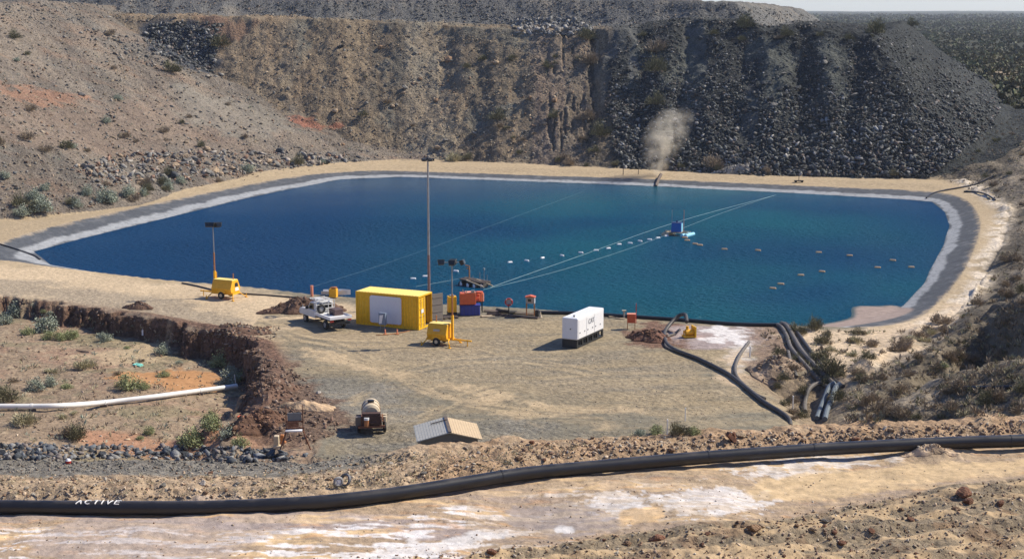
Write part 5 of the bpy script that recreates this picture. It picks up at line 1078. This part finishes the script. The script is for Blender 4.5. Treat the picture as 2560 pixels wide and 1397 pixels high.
for a in [(1884, 1325, .62, 'brown', 'largest brown boulder in the bottom right foreground, with a sharp top'), (1905, 1318, .35, 'tan', 'tan boulder touching the right side of the largest foreground boulder'), (1640, 1352, .6, 'red', 'low red brown boulder left of the largest foreground boulder'), (1572, 1362, .32, 'brown', 'small brown boulder at the left end of the foreground windrow'),
          (2408, 1240, .8, 'red', 'big dark red clod standing on the right foreground windrow'), (2420, 1258, .5, 'red', 'smaller dark red clod leaning on the big one at right'), (2105, 1360, .34, 'red', 'dark red rock in the lower right foreground soil'), (2062, 1305, .36, 'grey', 'grey rock on the windrow right of the largest boulder'), (2276, 1300, .32, 'red', 'dark brown rock below the big red clod'),
          (1230, 1383, .38, 'red', 'red brown rock at the bottom edge in the middle'), (1208, 1390, .26, 'tan', 'small tan rock at the bottom edge in the middle'), (2500, 1262, .42, 'red', 'red brown rock near the right edge on the windrow'), (2390, 1275, .36, 'brown', 'brown rock just below the big red clod'), (508, 1210, .36, 'pale', 'white upright stone on the left near berm'), (526, 1185, .26, 'red', 'red stone above the white upright one on the berm'),
          (512, 1236, .34, 'brown', 'brown stone at the foot of the left near berm'), (1265, 1205, .32, 'brown', 'brown stone on the berm above the middle of the pipeline'), (975, 1160, .28, 'pale', 'pale stone on the berm below the tank trailer'), (2400, 1118, .26, 'pale', 'pale flat stone on the soil heap over the pipeline'), (2212, 1072, .3, 'pale', 'white stone on the right berm'), (940, 1126, .16, 'pale', 'tiny white stone on gravel left of the hut'),
          (797, 983, .38, 'pale', 'white stone lying on the pad behind the sand heap'), (820, 1200, .26, 'tan', 'tan stone left of the dirty white wheel'), (640, 1135, .55, 'grey', 'largest blue grey boulder on the left bench edge'), (490, 404, 1.3, 'dark', 'black block among the grey rocks on the left hillside'), (628, 387, 1.0, 'grey', 'light grey boulder alone on the left hillside'), (850, 120, 1.3, 'dark', 'dark boulder high on the brown dump face'),
          (1120, 155, 2.2, 'brown', 'big round reddish boulder high on the middle of the dump face'), (205, 240, 1.4, 'grey', 'pair of grey blocks beside the red scar on the left hillside'), (1690, 300, .8, 'pale', 'white stone in the dark rubble above the dust whirl'), (2525, 245, 1.2, 'grey', 'grey slab at the right tip of the dark dump')]:
    put_rock(*a)
def many(n, poly, s0, s1, kinds, label, grp, pw=1.6):
    uv = in_poly(poly, n)
    for u, v in uv: put_rock(u, v, s0+(s1-s0)*random.random()**pw, random.choice(kinds), label, grp)
many(150, darkp, .6, 1.35, ['dark', 'dark', 'dark', 'grey'], 'dark angular boulder lying in the rubble of the right dump face', 'boulders on the dark dump face', 2.2)
many(45, [(180, 420), (300, 385), (520, 375), (860, 385), (960, 398), (700, 425), (480, 450), (250, 470)], .8, 1.7, ['grey', 'grey', 'dark', 'tan'], 'grey boulder among the rocks at the foot of the left hillside', 'boulders at the foot of the left hillside')
many(25, [(700, 280), (860, 370), (1450, 400), (1450, 150), (900, 100)], .7, 1.4, ['tan', 'grey', 'brown'], 'weathered boulder on the brown half of the dump face', 'boulders on the brown dump face')
many(22, [(0, 1115), (640, 1128), (740, 1140), (640, 1148), (0, 1138)], .35, .7, ['dark', 'dark', 'grey'], 'dark boulder in the row along the left bench edge', 'boulders along the left bench edge')
many(46, [(1150, 1392), (1500, 1345), (1900, 1300), (2300, 1240), (2560, 1205), (2560, 1397)], .12, .34, ['red', 'brown', 'red', 'tan'], 'dark clod on the windrows of the bottom right foreground', 'clods on the foreground windrows', 2.5)
many(26, [(1260, 1110), (2560, 1055), (2560, 1090), (1700, 1130), (1250, 1160)], .22, .45, ['red', 'brown', 'tan'], 'brown clod on the berm behind the pipeline', 'clods on the near berm')
many(14, [(350, 1200), (1100, 1140), (1150, 1180), (640, 1240), (350, 1245)], .18, .35, ['brown', 'tan', 'grey'], 'brown stone on the left part of the near berm', 'stones on the left berm')
# ------------------------------------------------------------------ shrubs
MLEAF = mat('leaves', attr='Col', rough=.75, noise=.1, nscale=5, spec=.2)
def leaf_cloud(n, rx, rz, leaf, base, jit, clumps, seed, twig=False):
    g = np.random.default_rng(seed); c = g.normal(size=(clumps, 3)); c /= np.linalg.norm(c, axis=1)[:, None]; c *= g.uniform(.35, .95, (clumps, 1)); c[:, 2] = np.abs(c[:, 2])
    k = g.integers(0, clumps, n); p = c[k]+g.normal(size=(n, 3))*.19; p[:, 2] = np.abs(p[:, 2]); p = p*np.array([rx, rx, rz]); p[:, 2] += .04
    a = g.normal(size=(n, 3)); a /= np.linalg.norm(a, axis=1)[:, None]
    if twig: a = a*.4+np.stack([p[:, 0]/rx, p[:, 1]/rx, p[:, 2]/rz+.5], -1); a /= np.linalg.norm(a, axis=1)[:, None]
    b = np.cross(a, g.normal(size=(n, 3))); b /= np.linalg.norm(b, axis=1)[:, None]; s_ = leaf*g.uniform(.6, 1.4, (n, 1)); wd = s_*(.22 if twig else .5)
    V = np.stack([p-a*s_*.5, p+b*wd, p+a*s_*(1.1 if twig else .6), p-b*wd], 1); cc = np.array(base)[None]*(1+g.uniform(-jit, jit, (n, 1)))*(.85+.3*g.random((clumps, 1))[k])
    cc = np.repeat(np.concatenate([np.clip(cc, .01, .8), np.ones((n, 1))], 1)[:, None], 4, 1)
    return V.reshape(-1, 3), np.arange(n*4).reshape(n, 4), cc.reshape(-1, 4)
KIND = {'saltbush': ((.30, .33, .25), .75, 1500, .085, 26, False), 'green': ((.29, .31, .15), .7, 1500, .08, 22, False), 'olive': ((.165, .155, .09), .75, 1300, .10, 18, True), 'dry': ((.30, .24, .17), .7, 1100, .12, 16, True), 'pale': ((.42, .38, .24), .6, 1000, .12, 16, True)}
sm = {}
for kn, (bc_, rz_, n_, lf, cl, tw) in KIND.items():
    for k in range(3):
        V, F_, cc = leaf_cloud(n_, .5, rz_*.8, lf*.62, bc_, .3, cl, len(kn)*31+k, tw); a = np_mesh('foliage', V, F_, MLEAF, cc)
        m = MB()
        for j in range(6): q = j*1.05+k; m.cyl((0, 0, -.1), (.3*math.cos(q), .3*math.sin(q), .35), .02, .008, 5)
        o_ = m.build('stem', WOOD); b = o_.data; bpy.data.objects.remove(o_); sm[kn, k] = (a, b)
WORDS = {'saltbush': 'grey green saltbush', 'green': 'fresh green bush', 'olive': 'dark olive bush', 'dry': 'dry brown bush', 'pale': 'straw coloured bush'}
def shrub(u, v, s_, kn, label, grp=None, zs=1.0, small=False, pos=None):
    p = pos if pos is not None else W(u, v); k = random.randrange(3)
    if small:
        t = link('shrub', sm[kn, k][0]); t.location = p; t.rotation_euler = (0, 0, random.uniform(0, 6.28)); t.scale = (s_, s_*random.uniform(.8, 1), s_*zs*random.uniform(.8, 1.1)); return tag(t, label, 'shrub', grp)
    t = thing('shrub', label, 'shrub', p, random.uniform(0, 6.28), grp); t.scale = (s_, s_*random.uniform(.85, 1), s_*zs); link('foliage', sm[kn, k][0], t); link('stem', sm[kn, k][1], t); return t
for a in [(118, 830, 2.5, 'saltbush', 'largest grey green bush in the sunken yard below the cut bank'), (152, 850, 1.4, 'green', 'green bush at the right foot of the largest yard bush'), (178, 848, 1.6, 'green', 'second green bush right of the largest yard bush'), (40, 790, 1.9, 'saltbush', 'grey green bush near the top left of the sunken yard'), (12, 810, 1.6, 'saltbush', 'grey green bush at the left edge of the sunken yard'),
          (70, 836, 1.2, 'green', 'low green bush left of the largest yard bush'), (120, 848, 1.2, 'green', 'low bright green bush in front of the largest yard bush'), (262, 853, 1.3, 'saltbush', 'round bush under the middle of the cut bank'), (405, 885, 1.4, 'saltbush', 'grey bush right of centre below the cut bank'), (552, 915, 2.0, 'green', 'green bush standing in the deep shade of the cut bank'), (580, 935, 1.2, 'saltbush', 'grey bush in the shade of the cut bank right of the green one'),
          (570, 958, 1.7, 'saltbush', 'grey green bush at the edge of the orange puddle bed'), (604, 950, 1.3, 'green', 'green bush beside the spoil heap and puddle bed'), (213, 920, 1.6, 'pale', 'pale low bush in the middle of the yard floor'), (320, 975, 1.9, 'green', 'bright green spreading bush in front of the puddle bed'), (360, 972, 1.1, 'green', 'green bush right of the spreading one at the puddle bed'), (90, 975, 1.4, 'saltbush', 'grey bush behind the white pipe on the left'),
          (128, 965, 1.2, 'saltbush', 'smaller grey bush behind the white pipe on the left'), (14, 1005, 1.8, 'olive', 'dark bush at the left edge behind the white pipe'), (60, 1060, 1.8, 'pale', 'yellowish bush below the white pipe on the left'), (195, 1100, 1.6, 'olive', 'olive bush on the slope in front of the white pipe'), (170, 1090, 1.3, 'dry', 'brown bush beside the olive one in front of the white pipe'), (375, 1085, .9, 'green', 'small bush on the orange patch before the white pipe'),
          (528, 1050, 1.2, 'green', 'green bush above the big round one near the spoil'), (530, 1072, 1.5, 'green', 'green bush right behind the big round one'), (482, 1112, 1.9, 'green', 'big round green bush at the foot of the yard spoil'), (572, 1095, 1.4, 'saltbush', 'grey green bush right of the big round one'), (600, 1115, 1.2, 'green', 'green bush next to the dark rocks of the bench edge'),
          (1640, 1085, 1.0, 'green', 'green weed clump left of the thin white post'), (1695, 1086, 1.0, 'olive', 'green weed clump around the thin white post'), (1600, 1090, .8, 'saltbush', 'grey weed clump at the front of the pad'), (1735, 1084, .7, 'green', 'small weed clump right of the thin white post'), (2052, 905, 1.7, 'olive', 'dark bush right of the pipe bundle, the upper one'), (2075, 940, 2.3, 'olive', 'largest dark bush beside the pipe bundle'),
          (2060, 860, 1.5, 'olive', 'olive bush on pale sand behind the pipe bundle'), (2040, 825, 1.7, 'olive', 'bush at the pond edge right of the pipe bundle'), (1995, 835, 1.5, 'olive', 'bush at the pond edge close to the pipe bundle'), (104, 530, 3.0, 'saltbush', 'largest grey green bush at the hillside foot on the left'), (55, 540, 2.3, 'saltbush', 'grey green bush left of the largest one at the hillside foot'), (263, 507, 3.0, 'saltbush', 'round grey green bush at the hillside foot beside the road'),
          (318, 492, 2.4, 'saltbush', 'grey green bush right of the round one at the hillside foot'), (1135, 403, 3.2, 'pale', 'pale rounded bush at the toe of the dump near the mast top'), (1785, 420, 3.4, 'dry', 'brown bush at the toe of the dark rubble'), (36, 97, 2.4, 'olive', 'round dark green bush high on the left hillside'), (430, 182, 3.6, 'olive', 'dark bush below the black rock pile on the left'), (548, 118, 4.0, 'olive', 'dark bush right of the black rock pile'),
          (1466, 100, 3.6, 'olive', 'olive bush at the crest in the middle of the dump'), (1470, 160, 4.0, 'dry', 'dark dry bush below the crest in the middle of the dump'), (1500, 340, 3.8, 'olive', 'olive bush low on the boundary of brown and dark rock'), (1470, 300, 3.6, 'dry', 'dry bush on the boundary of brown and dark rock'), (1640, 130, 4.0, 'dry', 'reddish dry bush high in the dark rubble'), (1640, 180, 4.4, 'olive', 'dark bush below the reddish one in the dark rubble'),
          (1642, 262, 3.4, 'olive', 'olive bush midway down the dark rubble'), (1245, 300, 3.2, 'olive', 'dark bush low on the brown face, middle'), (1385, 295, 2.2, 'olive', 'small dark bush beside the eroded gullies'), (1425, 412, 2.4, 'dry', 'brown bush at the toe below the gullies'), (1860, 72, 4.0, 'olive', 'dark bush on the crest of the dark dump, left'), (1965, 90, 2.6, 'olive', 'small dark bush on the crest of the dark dump'), (2190, 85, 4.2, 'olive', 'dark bush on the saddle of the dump crest'), (2280, 66, 3.4, 'olive', 'dark bush beside the right peak of the dump'), (745, 412, 2.8, 'olive', 'olive bush at the hillside foot near the bend')]:
    shrub(*a)
def bushes(n, poly, s0, s1, kinds, label, grp, small=True, zs=1.0):
    uv = in_poly(poly, n); ps = Wm(uv[:, 0], uv[:, 1])
    for (u, v), p in zip(uv, ps): kn = random.choice(kinds); shrub(u, v, random.uniform(s0, s1), kn, WORDS[kn]+' '+label, grp, zs, small, tuple(p))
bushes(28, [(0, 60), (340, 70), (560, 200), (780, 330), (700, 410), (480, 450), (130, 520), (0, 530)], 1.0, 2.4, ['dry', 'dry', 'olive', 'saltbush'], 'scattered on the left hillside', 'bushes on the left hillside')
bushes(22, [(0, 480), (240, 470), (480, 445), (880, 395), (1000, 392), (700, 420), (350, 505), (130, 530), (0, 545)], 1.2, 2.4, ['olive', 'saltbush', 'dry'], 'along the foot of the left hillside', 'bushes along the hillside foot')
bushes(14, [(0, 760), (250, 800), (520, 900), (560, 1000), (440, 1110), (0, 1100)], .5, 1.1, ['green', 'saltbush', 'pale', 'dry'], 'on the sunken yard floor', 'bushes in the sunken yard', zs=.7)
bushes(12, [(1000, 390), (2300, 440), (1950, 440), (1500, 420)], 1.0, 2.2, ['dry', 'olive'], 'at the toe of the dump', 'bushes at the toe of the dump')
bushes(24, [(640, 110), (1450, 120), (1500, 400), (1000, 385), (820, 330)], .9, 2.4, ['olive', 'dry', 'olive'], 'on the brown dump face', 'bushes on the brown dump face', zs=.7)
bushes(10, [(900, 60), (1300, 80), (1640, 75), (2300, 90), (2250, 110), (1300, 95), (900, 70)], 1.0, 2.2, ['olive', 'dry'], 'along the dump crest', 'bushes along the dump crest', zs=.7)
bushes(34, [(2340, 445), (2560, 260), (2560, 820), (2440, 800), (2350, 840), (2240, 900), (2200, 890), (2420, 760), (2520, 620), (2540, 520)], .8, 1.8, ['dry', 'dry', 'dry', 'olive'], 'on the steep right bank', 'bushes on the right bank', zs=.8)
bushes(32, [(2080, 980), (2250, 900), (2560, 880), (2560, 1045), (2100, 1060)], .7, 1.5, ['dry', 'dry', 'olive', 'dry', 'green'], 'in the shaded hollow and the scrub before it', 'bushes in the hollow')
bushes(28, [(1980, 830), (2230, 830), (2340, 835), (2250, 900), (2100, 980), (2000, 960), (1900, 950)], .5, 1.5, ['olive', 'dry', 'pale'], 'on the pale sand right of the pipe bundle', 'bushes on the pale sand', zs=.8)
bushes(7, [(1900, 970), (2010, 960), (2050, 1050), (1990, 1060)], .6, 1.4, ['dry', 'olive'], 'in the gully beside the pad', 'bushes in the gully')
# dense low scrub too thick to count on the bank, and the far woodland
def tuft_mesh(name, pos, size, kinds, n_leaf, label, cat, leaf=.22, tw=True, dk_=1.0):
    Vs, Cs = [], []
    for p, s_ in zip(pos, size):
        bc_ = tuple(dk_*q for q in KIND[random.choice(kinds)][0]); V, F_, cc = leaf_cloud(n_leaf, .5*s_, .42*s_, leaf*s_, bc_, .3, 5, random.randrange(10**6), tw); Vs.append(V+np.array(p)); Cs.append(cc)
    V = np.concatenate(Vs); tag(link(name, np_mesh(name, V, np.arange(len(V)).reshape(-1, 4), MLEAF, np.concatenate(Cs))), label, cat, kind='stuff')
uv = np.concatenate([in_poly([(2340, 445), (2560, 250), (2560, 1040), (2110, 1060), (2100, 980), (2240, 900), (2350, 845), (2530, 640), (2545, 520)], 850), in_poly([(1900, 830), (2300, 830), (2150, 930), (1980, 960)], 140)])
tuft_mesh('low_scrub', Wm(uv[:, 0], uv[:, 1]), rng.uniform(.3, .8, len(uv)), ['dry', 'dry', 'dry', 'pale', 'olive'], 26, 'dense low scrub and dry grass covering the right bank', 'scrub')
uv = np.concatenate([in_poly([(0, 740), (400, 830), (560, 930), (600, 1110), (0, 1110)], 350), in_poly([(0, 70), (500, 190), (990, 395), (300, 500), (0, 540)], 500)])
tuft_mesh('dry_grass', Wm(uv[:, 0], uv[:, 1]), rng.uniform(.25, .7, len(uv)), ['dry', 'pale', 'saltbush'], 16, 'sparse dry grass tufts in the yard and on the hillside', 'grass')
uv = np.concatenate([in_poly([(640, 1190), (1100, 1135), (1250, 1115), (1500, 1110), (1300, 1160), (1000, 1215), (640, 1240)], 420), in_poly([(0, 1190), (640, 1190), (640, 1240), (0, 1245)], 120), in_poly([(1500, 1075), (1760, 1065), (1760, 1090), (1500, 1095)], 60)])
tuft_mesh('straw_grass', Wm(uv[:, 0], uv[:, 1]), rng.uniform(.12, .3, len(uv)), ['pale', 'dry', 'pale'], 14, 'sparse straw coloured grass on the near berm', 'grass')
n_ = 12000; aa = np.radians(rng.uniform(8, 27, n_)); dd_ = np.exp(rng.uniform(math.log(345), math.log(4200), n_)); px_, py_ = dd_*np.sin(aa), dd_*np.cos(aa)
inside = segdist(px_, py_, toe, True) > 8; px_, py_, dd_ = px_[~inside], py_[~inside], dd_[~inside]
tuft_mesh('far_woodland', np.stack([px_, py_, H(px_, py_)], -1), np.clip(2.6+dd_/420, 2.6, 11)*rng.uniform(.6, 1.3, len(dd_)), ['olive', 'olive', 'olive', 'green'], 20, 'dark woodland covering the far plain to the horizon', 'woodland', .26, False, .42)
# lone tree on the skyline
t = thing('lone_tree', 'lone small tree on the skyline above the dump', 'tree', G(1752, 11)); 
MB().cyl((0, 0, -.3), (.05, 0, 1.3), .09, .05, 7).cyl((.05, 0, 1.0), (.4, .1, 1.6), .04, .02, 6).cyl((.03, 0, .9), (-.3, 0, 1.5), .04, .02, 6).build('trunk', WOOD, t)
V, F_, cc = leaf_cloud(260, .62, .7, .22, (.08, .08, .045), .3, 8, 77); o = link('crown', np_mesh('crown', V, F_, MLEAF, cc), t); o.location.z = 1.15
# ------------------------------------------------------------------ dust whirl
a_ = G(1640, 438); b_ = 3800/252
prof = [(0, 0, 1.6), (1.3, 0, 2.4), (3.0, .3, 3.2), (5.0, .9, 3.7), (7.0, 1.6, 4.0), (9.0, 2.6, 3.8), (10.6, 3.2, 2.8), (11.4, 3.4, .8)]
m = MB(); n_ = 20; V = [(c_+r*math.cos(2*math.pi*k/n_), r*.8*math.sin(2*math.pi*k/n_), z) for z, c_, r in prof for k in range(n_)]
m.add(V, [(i*n_+k, i*n_+(k+1) % n_, (i+1)*n_+(k+1) % n_, (i+1)*n_+k) for i in range(len(prof)-1) for k in range(n_)]+[tuple(range(n_))[::-1], tuple(range((len(prof)-1)*n_, len(prof)*n_))])
dm = bpy.data.materials.new('dust'); dm.use_nodes = True; n = dm.node_tree.nodes; l = dm.node_tree.links; n.remove(n['Principled BSDF'])
vol = n.new('ShaderNodeVolumePrincipled'); vol.inputs['Color'].default_value = (.98, .90, .74, 1); l.new(vol.outputs[0], n['Material Output'].inputs['Volume'])
tc = n.new('ShaderNodeTexCoord'); no = n.new('ShaderNodeTexNoise'); no.inputs['Scale'].default_value = .55; no.inputs['Detail'].default_value = 5; no.inputs['Roughness'].default_value = .6; l.new(tc.outputs['Object'], no.inputs['Vector'])
# density falls off from the leaning axis of the column
sx = n.new('ShaderNodeSeparateXYZ'); l.new(tc.outputs['Object'], sx.inputs[0])
def mth(op, a, b_=None, c_=None):
    q = n.new('ShaderNodeMath'); q.operation = op
    for i, x in enumerate((a, b_, c_)):
        if x is None: continue
        if isinstance(x, (int, float)): q.inputs[i].default_value = x
        else: l.new(x, q.inputs[i])
    return q.outputs[0]
zc = sx.outputs[2]; axx = mth('MULTIPLY', mth('POWER', mth('MAXIMUM', zc, 0.0), 1.5), .088)
ddx = mth('SUBTRACT', sx.outputs[0], axx); r2 = mth('ADD', mth('POWER', mth('ABSOLUTE', ddx), 2.0), mth('POWER', mth('ABSOLUTE', sx.outputs[1]), 2.0))
rad = mth('ADD', mth('MULTIPLY', zc, .22), 1.2); fall = mth('EXPONENT', mth('MULTIPLY', mth('DIVIDE', r2, mth('MULTIPLY', rad, rad)), -1.3))
nz = mth('MAXIMUM', mth('MULTIPLY', mth('SUBTRACT', no.outputs['Fac'], .40), 5.0), 0.0)
topf = mth('MINIMUM', mth('MAXIMUM', mth('DIVIDE', mth('SUBTRACT', 11.4, zc), 5.0), 0.0), 1.0)
l.new(mth('MULTIPLY', mth('MULTIPLY', mth('MULTIPLY', fall, nz), topf), .5), vol.inputs['Density'])
o = m.build('dust_cloud', dm); o.location = (a_[0], a_[1], a_[2]-.1); tag(o, 'pale whirl of dust rising from the far pond road before the dark rubble', 'dust', kind='stuff')

# ------------------------------------------------------------------ air
hz = bpy.data.materials.new('air'); hz.use_nodes = True; n = hz.node_tree.nodes; n.remove(n['Principled BSDF'])
vo_ = n.new('ShaderNodeVolumePrincipled'); vo_.inputs['Color'].default_value = (.86, .93, 1, 1); vo_.inputs['Density'].default_value = .00007; vo_.inputs['Anisotropy'].default_value = .2
hz.node_tree.links.new(vo_.outputs[0], n['Material Output'].inputs['Volume'])
tag(MB().box((0, 0, 29), (19000, 19000, 76)).build('haze', hz), 'thin bluish air haze over the far plain', 'haze', kind='stuff')
